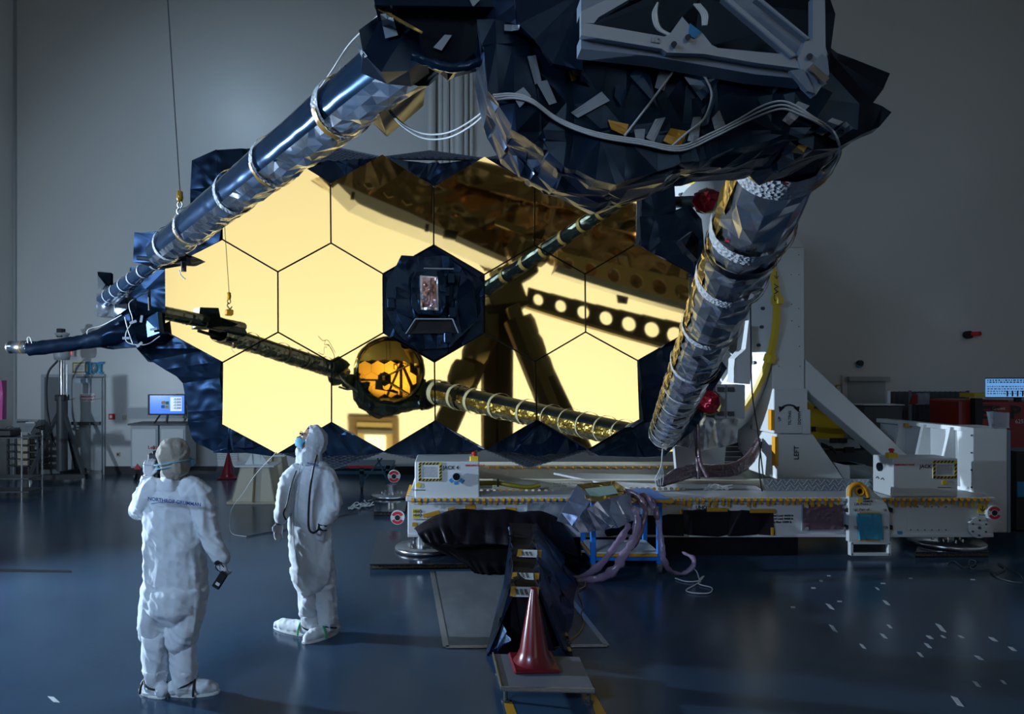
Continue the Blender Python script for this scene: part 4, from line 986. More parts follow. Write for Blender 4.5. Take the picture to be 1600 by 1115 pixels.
for q in ((1205, 640, 1209.5, 672), (1211, 682, 1216, 728)): fbox('yellow_edge', *q, CY - .07, .1, 'orange', cl, 0)
for k, (x, y) in enumerate(((1218,398),(1248,398),(1236,429),(1248,429),(1226,482),(1248,482),(1248,510),(1249,541),(1217,572),(1250,572),(1225,510),(1237,475),(1237,501))):
    MB().cyl(W(x, y, CY), W(x, y, CY) + Vector((0, -.006, 0)), .008, 6).build('screw_hole', 'darkgrey', cl)
ar = MB(); c = W(1233, 644, CY - .06)
vs = []
for i in range(13):
    a = math.radians(35 + 110 * i / 12)
    for r in (.115, .145): vs.append(c + Vector((r * math.cos(a) * 1.0, 0, r * math.sin(a) * .8)))
ar.add(vs, [(2*i, 2*i+1, 2*i+3, 2*i+2) for i in range(12)])
for sx in (-1, 1):
    q = c + Vector((sx * .105, 0, .075)); ar.add([q + Vector((-.045 * sx, 0, -.005)), q + Vector((.045 * sx, 0, .012)), q + Vector((.03 * sx, 0, -.075))], [(0, 1, 2)])
ar.build('tilt_arrow', 'ink', cl)
for s, x, y, z in (('UP', 1220, 658, .055), ('TILTING', 1236, 664, .055), ('DOWN', 1251, 663, .055)): text(s, z, W(x, y, CY - .055), ZU, Vector((-1, 0, 0)), 'ink', cl, bold=.001)
text('LEFT', .095, W(1248, 718, CY - .055), ZU, Vector((-1, 0, 0)), 'ink', cl, bold=.002)
# ---- right side frame with ribs and end post
zr = 1.507
sf = thing('side_frame', (0, 0, 0), None, None); sf.parent = FX; sf.location = Vector((6.9, 9.6, .3)) - worig(FX)
pa, pb = Vector((x_at(1578, 8.95), 8.95, 0)), Vector((x_at(1380, 10.6), 11.3, 0))
pa = Vector((7.05, 9.0, 0)); pb = Vector((6.55, 11.4, 0))
pa = Vector((x_at(1520, 9.0), 9.0, 0)); pb = Vector((x_at(1375, 10.6), 10.6, 0))
def wallp(a, b, z0, z1, th, name, m='white_paint'):
    n_ = Vector((0, 0, 1)).cross(b - a).normalized() * th
    MB().prism([(a.x, a.y, z0), (b.x, b.y, z0), (b.x, b.y, z1), (a.x, a.y, z1)], n_).build(name, m, sf, bev=.006)
wallp(pa, pb, .4, zr, -.04, 'side_panel'); wallp(pa + Vector((-.06, 0, 0)), pb + Vector((-.06, 0, 0)), zr - .06, zr, -.16, 'top_rail')
for s in (.15, .42, .68):
    q = pa + (pb - pa) * s; MB().prism([(q.x, q.y, zr - .02), (q.x - .10, q.y - .02, zr - .02), (q.x - .28, q.y - .05, .75), (q.x, q.y, .75)], (0, .05, 0)).build('rib', 'white_paint', sf)
fbox('end_post', 1520, 668, 1574, 832, 8.92, .5, par=sf)
fbox('post_edge', 1574, 672, 1580, 832, 8.95, .5, 'edge_grey', sf)
for k in range(6): MB().cyl(W(1518, 680 + k * 27, 8.95), W(1518, 680 + k * 27, 8.92), .012, 6).build('bolt', 'darkgrey', sf)
MB().box(W(1418, 664, 10.0), (.09, .05, .06)).build('yellow_tape', 'kaptontape', sf)
crinkle('hanging_bag', 'clearfilm', [W(1547, 644, 8.9), W(1577, 644, 8.9), W(1577, 669, 8.9), W(1550, 668, 8.9)], (0, .04, 0), sf, .09, .012, 91)
# dark purple cable sleeves lying on the deck
cb_ = thing('sleeve_bundle', (W(1060, 750, 9.4)), 'dark purple wrapped cable sleeves lying on the deck under the ring', 'cables')
rr = random.Random(8)
for k in range(7):
    o_ = k * 2.2
    MB().tube(cat([W(1032 + rr.uniform(-4, 4), 756 - o_ * .2, 9.1), W(1060, 748 - o_, 9.3), W(1085, 738 - o_ * .6 + rr.uniform(-3, 3), 9.5), W(1120, 744 - o_ + rr.uniform(-4, 4), 9.6), W(1150, 738 - o_, 9.7), (W(1172, 722 - o_, 9.9)), W(1185, 700 - o_, 10.3)]), .042, 8, jit=.12).build('wrapped_sleeve', 'darkpurple', cb_)
for k, ps in enumerate(([(1085,655,9.4),(1088,690,9.4),(1091,748,9.3)], [(1090,656,9.4),(1093,715,9.3),(1105,746,9.2)])):
    MB().tube(cat([W(*q) for q in ps]), .026, 8, jit=.08).build('hanging_hose', 'darkpurple', cb_)
for k, ps in enumerate(([(1172,400,8.9),(1173,520,9.2),(1175,610,9.5),(1185,680,9.5),(1193,748,9.3)], [(1190,690,9.5),(1186,730,9.3),(1192,775,8.7)])):
    MB().tube(cat([W(*q) for q in ps]), .009, 6).build('thin_cable', 'blackcable', cb_)
wc = thing('coiled_cable', (W(1120, 762, 9.0)), 'tangle of white cable lying on the deck edge', 'cables')
for k in range(5): MB().tube(cat([W(1103 + rr.uniform(0, 6), 764, 9.0)] + [W(1105 + 7 * i + rr.uniform(-6, 6), 762 + rr.uniform(-6, 4), 8.95) for i in range(6)]), .007, 5).build('white_cable', 'cable', wc)
yh = thing('hose', W(800, 760, 8.95), 'dull yellow hose lying along the cream frame beside the jack box', 'hose')
MB().tube(cat([W(750, 755, 9.0), W(775, 754, 8.95), W(800, 758, 8.9), W(825, 761, 8.9), W(844, 757, 8.9)]), .028, 10).build('yellow_hose', mat('hose_yellow', (.36, .30, .02), .4), yh)
MB().box(W(778, 754, 8.88), (.02, .08, .09)).build('hose_clip', 'black', yh)
# ================================================================ loose things on the floor
def FZ(px, py, z): d = (H - z) * F / (py - PY); return W(px, py, d)
def slab(name, pts, z, th, m, label=None, catg=None, group=None, edge=None):
    q = [FZ(x, y, z) for x, y in pts]; o = MB().prism(q, (0, 0, -th)).build(name, m, None)
    return tag(o, label, catg, group)
# boards under the round feet
def board(pts, label):
    t = thing('floor_board', tuple(sum((FZ(x, y, .07) for x, y in pts), Vector()) / 4 * 1.0), label, 'board', 'dark boards under the jack feet'); t.location.z = 0
    MB().prism([FZ(x, y, .07) for x, y in pts], (0, 0, -.012)).build('top_sheet', 'board', t)
    MB().prism([FZ(x, y, .058) for x, y in pts], (0, 0, -.05)).build('core', 'boardedge', t)
    return t
board([(590,829),(578,881),(752,879),(748,829)], 'dark blue board with chipped edge under the round foot beside the black cover')
board([(588,768),(584,799),(632,799),(640,768)], 'small dark board under the far left round foot')
board([(1440,838),(1430,862),(1545,862),(1530,838)], 'dark board under the round foot at the right end of the base')
# metal plate in the floor
t = thing('floor_plate', FL(800, 950), 'scuffed metal plate lying flat on the floor under the black covered channel', 'plate')
MB().prism([FZ(x, y, .006) for x, y in [(675,892),(697,1010),(948,1008),(873,912),(860,892)]], (0, 0, -.006)).build('sheet', 'metalplate', t)
for a, b in (((675,892),(697,1010)), ((697,1010),(948,1008)), ((873,912),(948,1008))):
    MB().bar(FZ(*a, .008), FZ(*b, .008), .05, .004, (0, 0, 1)).build('edge_tape', 'steel', t)
# black cloth over the beam end
t = thing('black_cover', FL(760, 880), 'black plastic sheet draped over the beam and floor beside the red cone', 'cover')
def drape(name, rows, m, par, amp=.02, seed=0, n=26):
    """sheet through rows of points, pleated"""
    r = []; vs = []; fs = []
    for q in rows: r.append(cat([Vector(p) for p in q], 8))
    N = min(len(a) for a in r); M_ = 6; cols = len(r)
    full = []
    for i in range(N):
        full.append(cat([a[i] for a in r], M_))
    K_ = len(full[0])
    for i in range(N):
        for k in range(K_):
            p = full[i][k]; f = k / K_
            d = noise.noise(Vector((i * .45 + seed, f * .9, seed))) + .6 * abs(noise.noise(Vector((i * 1.1, f * 1.5, seed + 3))))
            vs.append(p + Vector((noise.noise(p * 4) * amp * .5, -d * amp, noise.noise(p * 5 + Vector((3, 0, 0))) * amp * .5)))
    for i in range(N - 1):
        for k in range(K_ - 1): fs.append((i*K_+k, i*K_+k+1, (i+1)*K_+k+1, (i+1)*K_+k))
    o = MB().add(vs, fs, True).build(name, m, par)
    sd = o.modifiers.new('s', 'SOLIDIFY'); sd.thickness = .004; return o
top = [(648,826),(668,812),(695,800),(735,795),(790,796),(830,799),(862,803),(885,822)]
mid = [(652,832),(675,828),(700,828),(735,826),(790,828),(830,832),(862,836),(900,850)]
bot = [(662,846),(680,848),(705,850),(735,850),(790,850),(830,852),(866,856),(905,870)]
drape('draped_sheet', [[W(x, y, 8.34) for x, y in top], [W(x, y, 8.05) for x, y in mid], [W(x, y, 7.95) for x, y in bot]], 'black_cloth', t, .05, 2)
drape('lower_shade_sheet', [[W(x, y + 1, 8.1) for x, y in bot], [FZ(x, y, .15) for x, y in [(700,868),(712,870),(725,872),(750,874),(790,876),(830,878),(870,880),(905,878)]], [FZ(x, y, .01) for x, y in [(735,880),(740,892),(745,895),(760,897),(790,897),(830,897),(870,897),(906,893)]]], 'void_shade', t, .03, 5)  # black sheet in place of the shade below the cover
# black covered channel
t = thing('covered_channel', FL(825, 1000), 'long black covered channel with three taped white labels behind the red cone', 'channel')
zT = .47
tl, tr_ = Vector((.50, 5.62, zT)), Vector((.73, 5.62, zT)); tl2, tr2 = Vector((.72, 8.0, zT)), Vector((1.00, 8.0, zT))
bl, br = FL(757, 1028), FL(888, 1024); bl2, br2 = FL(800, 880), FL(905, 880)
crinkle('top_sheet', 'black_cloth', [tl, tr_, tr2, tl2], (0, 0, -.02), t, .2, .006, 1)
crinkle('left_skirt', 'kapton_flat', [tl, tl2, bl2, bl], (.02, 0, 0), t, .28, .012, 2)
crinkle('right_skirt', 'kapton_flat', [tr_, tr2, br2, br], (-.02, 0, 0), t, .28, .012, 3)
crinkle('front_flap', 'black_cloth', [tl, tr_, FL(868, 1018), FL(800, 1018)], (0, .02, 0), t, .2, .008, 4)
crinkle('left_fold', 'kapton_flat', [FZ(783,968,.25), FZ(796,1000,.2), FZ(776,1022,.02), FZ(762,1020,.02)], (0, .02, 0), t, .12, .01, 5)
for (x0, y0, x1, y1), w_ in (((811,858,843,870), 0), ((803,894,839,905), 0), ((801,916,838,932), 1)):
    q = [FZ(x0 + 2, y0, zT + .012), FZ(x1, y0 + 1, zT + .012), FZ(x1 - 1, y1, zT + .012), FZ(x0, y1 - 1, zT + .012)]
    MB().prism(q, (0, 0, -.004)).build('taped_label', 'paper', t)
    for s in (0, 1):
        a, b = (q[0], q[3]) if s == 0 else (q[1], q[2]); v = Vector((.022, 0, 0)) * (1 if s == 0 else -1)
        MB().prism([a + v + ZU * .002, a - v + ZU * .002, b - v + ZU * .002, b + v + ZU * .002], (0, 0, -.003)).build('yellow_tape', 'kaptontape', t)
    for k in range(3):
        c_ = q[3] * .25 + q[2] * .75; c_ = q[3] + (q[2] - q[3]) * (.72 - .2 * k) + Vector((0, .02, .003))
        text('CAUTION\n'[:7], .034, c_, Vector((0, 1, 0)), Vector((-1, 0, 0)), 'ink', t)
MB().bar(FZ(877, 965, .02), FL(890, 1024), .05, .012, (0, 0, 1)).build('hazard_tape', 'black', t)
a, b = FZ(877, 966, .03), FZ(889, 1022, .012)
for k in range(5):
    p = a + (b - a) * (k + .4) / 5; MB().box(p + ZU * .004, (.045, (b - a).length / 10, .006)).build('yellow_dash', 'yellow', t)
# plate and cone
t = thing('raised_plate', FL(850, 1060), 'grey rectangular plate raised on feet under the large red cone', 'plate')
pz = .13
MB().prism([FZ(x, y, pz) for x, y in [(770,1021),(905,1026),(929,1078),(783,1075)]], (0, 0, -.02)).build('top', mat('plate_grey', (.13, .14, .17), .3), t)
for a_, b_ in (((783,1075),(929,1078)), ((770,1021),(783,1075))): MB().bar(FZ(*a_, pz), FZ(*b_, pz), .01, .024).build('edge_strip', 'steel', t)
for x, y in ((790, 1070), (920, 1073), (780, 1030), (896, 1030)):
    p = FZ(x, y, pz - .02); MB().cyl((p.x, p.y, 0), p, .014).cyl((p.x, p.y, 0), (p.x, p.y, .012), .03).build('foot', 'darkgrey', t)
def cone(c, h, label, m='cone', s=1):
    t = thing('traffic_cone', c, label, 'cone', None); b = .195 * s
    MB().box(Vector(c) + Vector((0, 0, .018 * s)), (2 * b, 2 * b, .035 * s), Matrix.Rotation(.05, 3, 'Z')).build('base', m, t, bev=.015 * s)
    MB().lathe(Vector(c) + Vector((0, 0, .03 * s)), [(b * .92, 0), (b * .78, .03 * s), (b * .62, .10 * s), (.028 * s, h - .04), (.02 * s, h - .03), (.001, h - .03)], 28).build('cone_body', m, t)
    return t
c = FZ(834, 1038, pz); cone((c.x, c.y, pz), .56, 'large dark red traffic cone standing on the grey raised plate', 'cone', .85)
c = FL(357, 747); cone((c.x, c.y, 0), .52, 'red traffic cone on the floor beside the beige pedestal')
# floor tapes
for i, (q, m, lb) in enumerate((([(787,1096),(800,1096),(808,1116),(792,1116)], 'kaptontape', 'yellow tape strip on the floor left below the grey plate'),
              ([(920,1082),(931,1086),(948,1116),(931,1116)], 'kaptontape', 'yellow tape strip on the floor right below the grey plate'))):
    slab('floor_tape', q, .002, .0015, m, lb, 'tape')
marks = [(1297,947,9,3,8),(1239,948,5,2,0),(1271,918,5,2,0),(1283,907,4,2,0),(1295,899,4,1.5,0),(1312,939,5,1.5,0),(1371,919,5,2,3),(1385,941,8,3,6),(1380,911,5,1.5,0),(1423,903,4,1.5,0),
         (1302,981,9,4,10),(1390,978,6,3,3),(1381,993,8,3,6),(1348,1009,7,3,6),(1470,980,11,4,12),(1453,995,8,3,2),(1474,994,6,2,2),(1502,994,7,2,2),(1450,1008,8,3,6),(1438,1022,7,3,6),
         (1552,998,10,3,4),(1582,1013,9,3,4),(1530,1027,10,3,5),(1526,1068,9,4,6),(1568,1065,7,3,4),(1496,1095,13,6,12),(1520,905,5,1.5,0),(84,1092,12,5,4)]
ORD = 'leftmost,second,third,fourth,fifth,sixth,seventh,eighth,ninth,tenth,eleventh,twelfth,thirteenth,fourteenth,fifteenth,sixteenth,seventeenth,eighteenth,nineteenth,twentieth,twenty-first,twenty-second,twenty-third,twenty-fourth,twenty-fifth,twenty-sixth,rightmost'.split(',')
rank = {m: k for k, m in enumerate(sorted(marks[:-1]))}
for i, (x, y, w_, h_, sk) in enumerate(marks):
    w_ *= .8
    o = slab('floor_mark', [(x - w_, y - h_ * .7 - sk * .35), (x, y - h_ * .7 - sk * .1), (x + w_, y + h_ * .7 + sk * .35), (x, y + h_ * .7 + sk * .1)] if sk else
             [(x - w_, y - h_ * .6), (x + w_ * .7, y - h_ * .6), (x + w_, y + h_ * .6), (x - w_ * .7, y + h_ * .6)], .0025, .002, 'mark_white' if 'mark_white' in K else 'paper')
    if i == 27: tag(o, 'single grey tape mark on the floor in front of the left person', 'tape')
    else: tag(o, 'white tape mark on the dark right floor, ' + ORD[rank[marks[i]]] + (' from the left' if 0 < rank[marks[i]] < 26 else ' of them all'), 'tape', 'white tape marks on the right floor')
o = MB().prism([FL(x, y) for x, y in [(0,889),(110,891),(112,894),(0,893)]], (0, 0, .004)).build('floor_shadow_strip', 'dark_base'); tag(o, 'thin dark shadow line painted on the floor at the left edge', 'strip')  # thin cast shadow laid down as a dark strip
# blue trolley
t = thing('blue_trolley', (1.95, 7.95, 0), 'blue steel trolley with yellow shelf edges and purple film sleeves over it', 'trolley')
x0, x1, y0, y1 = 1.60, 2.33, 7.7, 8.27
for x in (x0, x1):
    for y in (y0, y1):
        MB().box((x, y, .46), (.055, .055, .72)).build('leg', 'blue', t, bev=.005)
        q = thing('caster', (x, y, .05), None, None); q.parent = t; q.location = Vector((x, y, .05)) - worig(t)
        MB().cyl((x - .02, y, .05), (x + .02, y, .05), .05, 18).build('wheel', 'darkgrey', q); MB().box((x, y, .09), (.055, .06, .05)).build('fork', 'steel', q)
MB().box(((x0 + x1) / 2, (y0 + y1) / 2, .22), (x1 - x0, y1 - y0, .03)).build('lower_shelf', 'paper', t)
for p, d in (((x0 + x1) / 2, y0 - .03), ((x0 + x1) / 2, y1 + .03)): MB().box((p, d, .21), (x1 - x0 - .06, .012, .03)).build('shelf_edge', 'orange', t)
MB().box((x0 - .03, (y0 + y1) / 2, .21), (.012, y1 - y0 - .06, .03)).build('shelf_edge', 'orange', t)
for y in (y0, y1): MB().box(((x0 + x1) / 2, y, .17), (x1 - x0, .03, .05)).build('rail', 'blue', t)
MB().box((x0, (y0 + y1) / 2, .17), (.03, y1 - y0, .06)).build('rail', 'blue', t)
MB().box(((x0 + x1) / 2 + .03, (y0 + y1) / 2, .82), (x1 - x0 + .14, y1 - y0 + .1, .03)).build('table_top', 'blue', t, bev=.004)
MB().box(((x0 + x1) / 2 + .05, y0 - .06, .81), (x1 - x0 + .18, .012, .035)).build('top_edge', 'kaptontape', t)
MB().box((2.26, y0 - .08, .72), (.08, .005, .07)).build('sticker', 'paper', t)
fm = thing('film_cover', W(930, 790, 7.6), 'crumpled clear and gold plastic film draped over the blue trolley', 'film')
def sheet(name, m, pts, seed, amp=.02, cell=.07): return crinkle(name, m, [W(*p) for p in pts], (0, .012, .0), fm, cell, amp, seed)
sheet('left_sheet', 'bagfilm', [(873,812,7.5),(902,758,7.65),(925,776,7.5),(918,792,7.45),(894,820,7.45)], 1)
sheet('front_sheet', 'bagfilm', [(895,822,7.45),(914,797,7.45),(935,783,7.45),(953,800,7.4),(966,826,7.4),(930,829,7.45),(905,829,7.45)], 2)
sheet('right_sheet', 'bagfilm', [(938,785,7.45),(985,768,7.55),(993,811,7.45),(966,824,7.4),(951,800,7.4)], 3)
sheet('gold_top_sheet', 'goldfilm', [(903,757,7.7),(960,751,7.8),(1002,776,7.7),(985,786,7.5),(936,783,7.48),(918,778,7.5)], 4)
MB().prism([W(914, 763, 7.62), W(958, 758, 7.7), W(966, 770, 7.6), W(922, 777, 7.5)], (0, 0, -.004)).build('paper_sheet', mat('palegreen', (.45, .60, .52), .5), fm)
sl = thing('film_sleeves', FL(960, 900), 'translucent purple plastic sleeves hanging from the trolley to the floor', 'sleeves')
def sleeve(pts, r, m='purplefilm', seed=0, name='purple_sleeve'):
    p = cat([W(*q) for q in pts], 5); n = len(p); rr = random.Random(seed)
    return MB().tube(p, [r * (.75 + .5 * rr.random()) * (.35 if i in (0, n - 1) else 1) for i in range(n)], 10, jit=.10, sx=.6).build(name, m, sl)
sleeve([(990,790,7.5),(996,815,7.45),(990,842,7.4),(974,868,7.3),(962,888,7.2),(940,902,7.35),(905,907,7.4),(876,909,7.36)], .048, seed=1)
sleeve([(984,818,7.45),(972,838,7.4),(955,862,7.35),(935,885,7.3),(910,900,7.4),(880,907,7.38)], .042, seed=2)
sleeve([(1010,778,7.6),(1026,800,7.5),(1032,840,7.45),(1036,870,7.4),(1046,890,7.5),(1066,896,7.6),(1082,885,7.6),(1083,872,7.6),(1066,862,7.65)], .038, seed=3)
sleeve([(975,765,7.7),(1000,778,7.6),(1008,800,7.5),(1000,830,7.45),(988,858,7.4)], .036, 'darkpurple', 4, 'brown_sleeve')
sleeve([(1000,772,7.7),(1020,785,7.55),(1028,812,7.45)], .035, 'darkpurple', 5, 'brown_sleeve')
wc = thing('floor_cable', FL(1090, 912), 'white cable looped on the floor beside the purple sleeve end', 'cable')
MB().tube(cat([FZ(x, y, .012) for x, y in [(1055,903),(1072,908),(1092,907),(1100,900),(1095,903),(1092,912),(1112,918),(1108,926),(1085,926),(1072,922),(1085,914),(1095,908)]] ), .007, 5).build('white_cable', 'cable', wc)
MB().tube(cat([W(1078, 885, 7.6), W(1088, 892, 7.6), FZ(1093, 906, .012)]), .006, 5).build('white_cable', 'cable', wc)
wc = thing('floor_cable', FL(905, 920), 'thin cable trailing from the purple sleeve across the floor plate', 'cable')
MB().tube(cat([FZ(x, y, .014) for x, y in [(916,900),(914,915),(903,923),(911,945),(908,958),(912,972),(905,988),(890,1000)]]), .005, 5).build('thin_cable', 'kaptontape', wc)
wc = thing('floor_cable', FL(565, 783), 'bright heap of white cable on the floor beside the far jack foot', 'cable')
rr = random.Random(3)
for k in range(5): MB().tube(cat([FZ(548 + 6 * i + rr.uniform(-8, 8), 792 - 1.5 * i + rr.uniform(-5, 5), rr.uniform(.02, .06)) for i in range(6)]), .009, 5).build('white_cable', 'cable', wc)
MB().tube(cat([FZ(575, 782, .03), FZ(595, 777, .02), FZ(610, 776, .02)]), .009, 5).build('white_cable', 'cable', wc)
wc = thing('floor_cable', FL(1500, 890), 'loose dark grey cable loops on the dark floor at the right', 'cable')
MB().tube(cat([FZ(x, y, .012) for x, y in [(1480,880),(1490,876),(1505,886),(1520,884),(1525,877),(1515,875),(1518,888),(1545,889),(1555,895),(1570,888),(1560,880),(1590,895),(1598,903)]]), .007, 5).build('grey_cable', 'darkgrey', wc)
MB().tube(cat([FZ(x, y, .012) for x, y in [(1548,893),(1560,902),(1580,908),(1598,910)]]), .007, 5).build('grey_cable', 'darkgrey', wc)
wc = thing('floor_cable', FL(370, 837), 'thin white and black cord curving on the floor between the two people', 'cable')
MB().tube(cat([W(432, 706, 8.6), W(400, 740, 8.9), W(380, 770, 9.3), W(362, 795, 9.5), FZ(359, 822, .05), FZ(364, 834, .01), FZ(385, 838, .01)]), .0035, 5).build('white_cord', 'cable', wc)
MB().tube(cat([FZ(x, y, .01) for x, y in [(385,838),(410,833),(440,828),(470,822),(520,808),(560,800)]]), .006, 5).build('black_cord', 'blackcable', wc)
# beige pedestals
def pedestal(pxc, pyb, w, h, label, head=True):
    c = FL(pxc, pyb); t = thing('steel_pedestal', c, label, 'pedestal', 'beige steel pedestals behind the people'); X, Y = c.x, c.y + w * .4
    MB().box((X, Y, .02), (w, w * .9, .04)).build('base_plate', 'beige', t, bev=.004)
    b_, t_ = w * .43, w * .29
    for k, (dx, dy) in enumerate(((-1, -1), (1, -1), (1, 1), (-1, 1))):
        dx2, dy2 = ((-1, -1), (1, -1), (1, 1), (-1, 1))[(k + 1) % 4]
        MB().prism([(X + dx * b_, Y + dy * b_ * .9, .04), (X + dx2 * b_, Y + dy2 * b_ * .9, .04), (X + dx2 * t_, Y + dy2 * t_ * .9, h), (X + dx * t_, Y + dy * t_ * .9, h)], ((0, .02, 0), (-.02, 0, 0), (0, -.02, 0), (.02, 0, 0))[k]).build('side_plate', 'beige', t)
    MB().box((X, Y, h + .015), (w * .78, w * .62, .03)).build('top_plate', 'paper', t, bev=.003)
    MB().prism([(X - .01, Y - b_ * .9 - .10, .04), (X - .01, Y - b_ * .9, .04), (X - .01, Y - t_ * .9, h), (X - .01, Y - t_ * .9 - .10, h)], (.02, 0, 0)).build('rib', 'beige', t)
    if head:
        for sx in (-1, 1): MB().prism([(X + sx * .06, Y - .12, h + .03), (X + sx * .20, Y - .12, h + .03), (X + sx * .08, Y - .12, h + .22)], (0, .03, 0)).build('gusset', 'paper', t)
        MB().box((X, Y, h + .13), (.12, .2, .2)).build('head_block', 'paper', t)
    return t
pedestal(395, 787, .86, .60, 'nearer beige tapered steel pedestal between the two people')
pedestal(424, 766, .62, .62, 'farther beige steel pedestal partly hidden behind the first one', False)
# blue work table behind the mirror
t = thing('work_table', FL(545, 760), 'dark blue steel table on casters behind the standing person', 'table'); d = 13.0
X0, X1 = x_at(470, d), x_at(612, d); zt_ = z_at(728, d)
MB().span((X0, d, zt_ - .05), (X1, d + .9, zt_)).build('table_top', mat('tableblue', (.03, .10, .16), .35), t)
MB().span((X0, d, .30), (X1, d + .9, .36)).build('lower_shelf', K['tableblue'] if 'tableblue' in K else bpy.data.materials['tableblue'], t)
for px in (484, 565, 606):
    x = x_at(px, d); MB().span((x - .04, d, .10), (x + .04, d + .08, zt_)).build('leg', bpy.data.materials['tableblue'], t)
    MB().cyl((x - .02, d + .04, .06), (x + .02, d + .04, .06), .06, 14).build('wheel', 'darkgrey', t)
for a, b in ((565, 597), (606, 590)): MB().bar((x_at(a, d), d, zt_ - .3), (x_at(b, d), d, zt_ + .15), .03, .03).build('strut', bpy.data.materials['tableblue'], t)
MB().span((x_at(540, d), d - .02, z_at(730, d)), (x_at(585, d), d, z_at(727, d))).build('red_hose', 'red', t)
# tracker stand
t = thing('tracker_stand', FL(97, 745), 'tall black tripod stand with silver column and grey head at the left', 'stand'); d = 14.2; X = x_at(97, d)
def zz(py): return z_at(py, d)
MB().cyl((X, d, zz(735)), (X, d, zz(619)), .105, 20).build('black_column', 'darkgrey', t)
MB().cyl((X, d, zz(619)), (X, d, zz(560)), .055, 20).build('silver_column', 'chrome', t)
MB().cyl((X + .10, d, zz(619)), (X + .10, d, zz(570)), .018, 10).build('guide_rod', 'steel', t)
MB().lathe((X, d, zz(562)), [(.001, -.01), (.14, 0), (.16, .08), (.15, .30), (.10, .36), (.06, .42), (.001, .42)], 22).build('grey_head', 'cartgrey', t)
MB().lathe((X, d, zz(523)), [(.05, -.12), (.13, 0), (.15, .03), (.05, .06)], 20).build('top_dish', 'cartgrey', t)
MB().box((X, d - .04, zz(520)), (.12, .14, .17)).build('sensor_head', 'black', t, bev=.01)
MB().box((X, d, zz(621)), (.2, .2, .12)).build('clamp', 'black', t, bev=.01)
for px, py, dy in ((68, 738, -.5), (143, 737, -.3), (100, 720, .5)):
    MB().bar((X, d, zz(632)), (x_at(px, d), d + dy, .14), .06, .06).build('leg', 'darkgrey', t)
MB().bar((x_at(66, d), d - .4, .12), (x_at(147, d), d - .3, .12), .14, .10).build('base_beam', 'black', t)
MB().bar((X, d, .14), (x_at(110, d), d + .55, .12), .10, .10).build('base_beam', 'black', t)
for px in (66, 146): MB().cyl((x_at(px, d), d - .4, 0), (x_at(px, d), d - .4, .10), .05, 12).build('levelling_foot', 'steel', t)
MB().tube(cat([Vector((X - .06, d - .05, zz(563))), Vector((X - .26, d - .06, zz(585))), Vector((X - .28, d - .06, zz(630))), Vector((X - .2, d - .06, zz(670))), Vector((X - .12, d - .06, zz(695)))]), .022, 8).build('black_hose', 'blackcable', t)
MB().tube([(X + .1, d, zz(625)), (X + .3, d - .1, zz(622))], .008, 6).ball((X + .3, d - .1, zz(622)), .02).build('crank', 'steel', t)
# cabinet with monitor
t = thing('equipment_cabinet', FL(248, 745), 'white double equipment cabinet on casters under the blue monitor', 'cabinet'); d = 14.2
for a, b in ((204, 247), (249, 290)):
    MB().span((x_at(a, d), d, z_at(731, d)), (x_at(b, d), d + .6, z_at(664, d))).build('body', 'cartgrey', t, bev=.01)
    MB().span((x_at(a + 3, d), d - .015, z_at(728, d)), (x_at(b - 3, d), d, z_at(670, d))).build('door', 'paper', t, bev=.004)
    MB().span((x_at(b - 7, d), d - .03, z_at(702, d)), (x_at(b - 5, d), d - .015, z_at(696, d))).build('handle', 'darkgrey', t)
    for px in (a + 4, b - 4): MB().cyl((x_at(px, d) - .02, d + .1, .06), (x_at(px, d) + .02, d + .1, .06), .06, 14).build('caster', 'darkgrey', t)
MB().span((x_at(201, d), d - .05, z_at(664, d)), (x_at(292, d), d + .65, z_at(661.5, d))).build('worktop', 'darkgrey', t)
text('Leica', .10, W(231, 701, d - .018), XR, ZU, 'redink', t, bold=.002, sx=1.1)
MB().prism([W(209, 733, d - .03), W(220, 733, d - .03), W(214.5, 724, d - .03)], (0, .01, 0)).build('red_triangle', 'red', t)
t = thing('monitor', W(261, 664, 14.2), 'flat monitor with a bright blue desktop on the white cabinet', 'monitor')
MB().span(W(232.5, 648, 14.3), W(290, 616, 14.25)).build('bezel', 'black', t, bev=.005)
MB().span(W(234, 646, 14.24), W(288, 617.5, 14.25)).build('screen', 'screen', t)
MB().span(W(266, 642, 14.23), W(284, 620, 14.238)).build('number_panel', 'screenwhite', t)
for k in range(4): text('-0.000', .062, W(271, 625 + k * 4.6, 14.225), XR, ZU, 'ink', t, bold=.001)
for k, (dx, dz, m) in enumerate(((-.04, .04, 'orange'), (.04, .035, 'green'), (-.045, -.04, 'bluetape'), (.035, -.045, 'yellow'))):
    c = W(258, 632, 14.235) + Vector((dx, 0, dz)); MB().prism([c + Vector((-.035, 0, -.03)), c + Vector((.035, 0, -.035)), c + Vector((.035, 0, .035)), c + Vector((-.035, 0, .03))], (0, .004, 0)).build('logo_pane', m, t)
MB().bar(W(262, 648, 14.3), W(260, 662, 14.3), .05, .03).build('stand_neck', 'black', t)
MB().bar(W(250, 648, 14.3), W(240, 663, 14.25), .04, .03).build('stand_arm', 'black', t)
MB().span(W(240, 664, 14.15) , W(275, 662, 14.4)).build('stand_base', 'black', t)
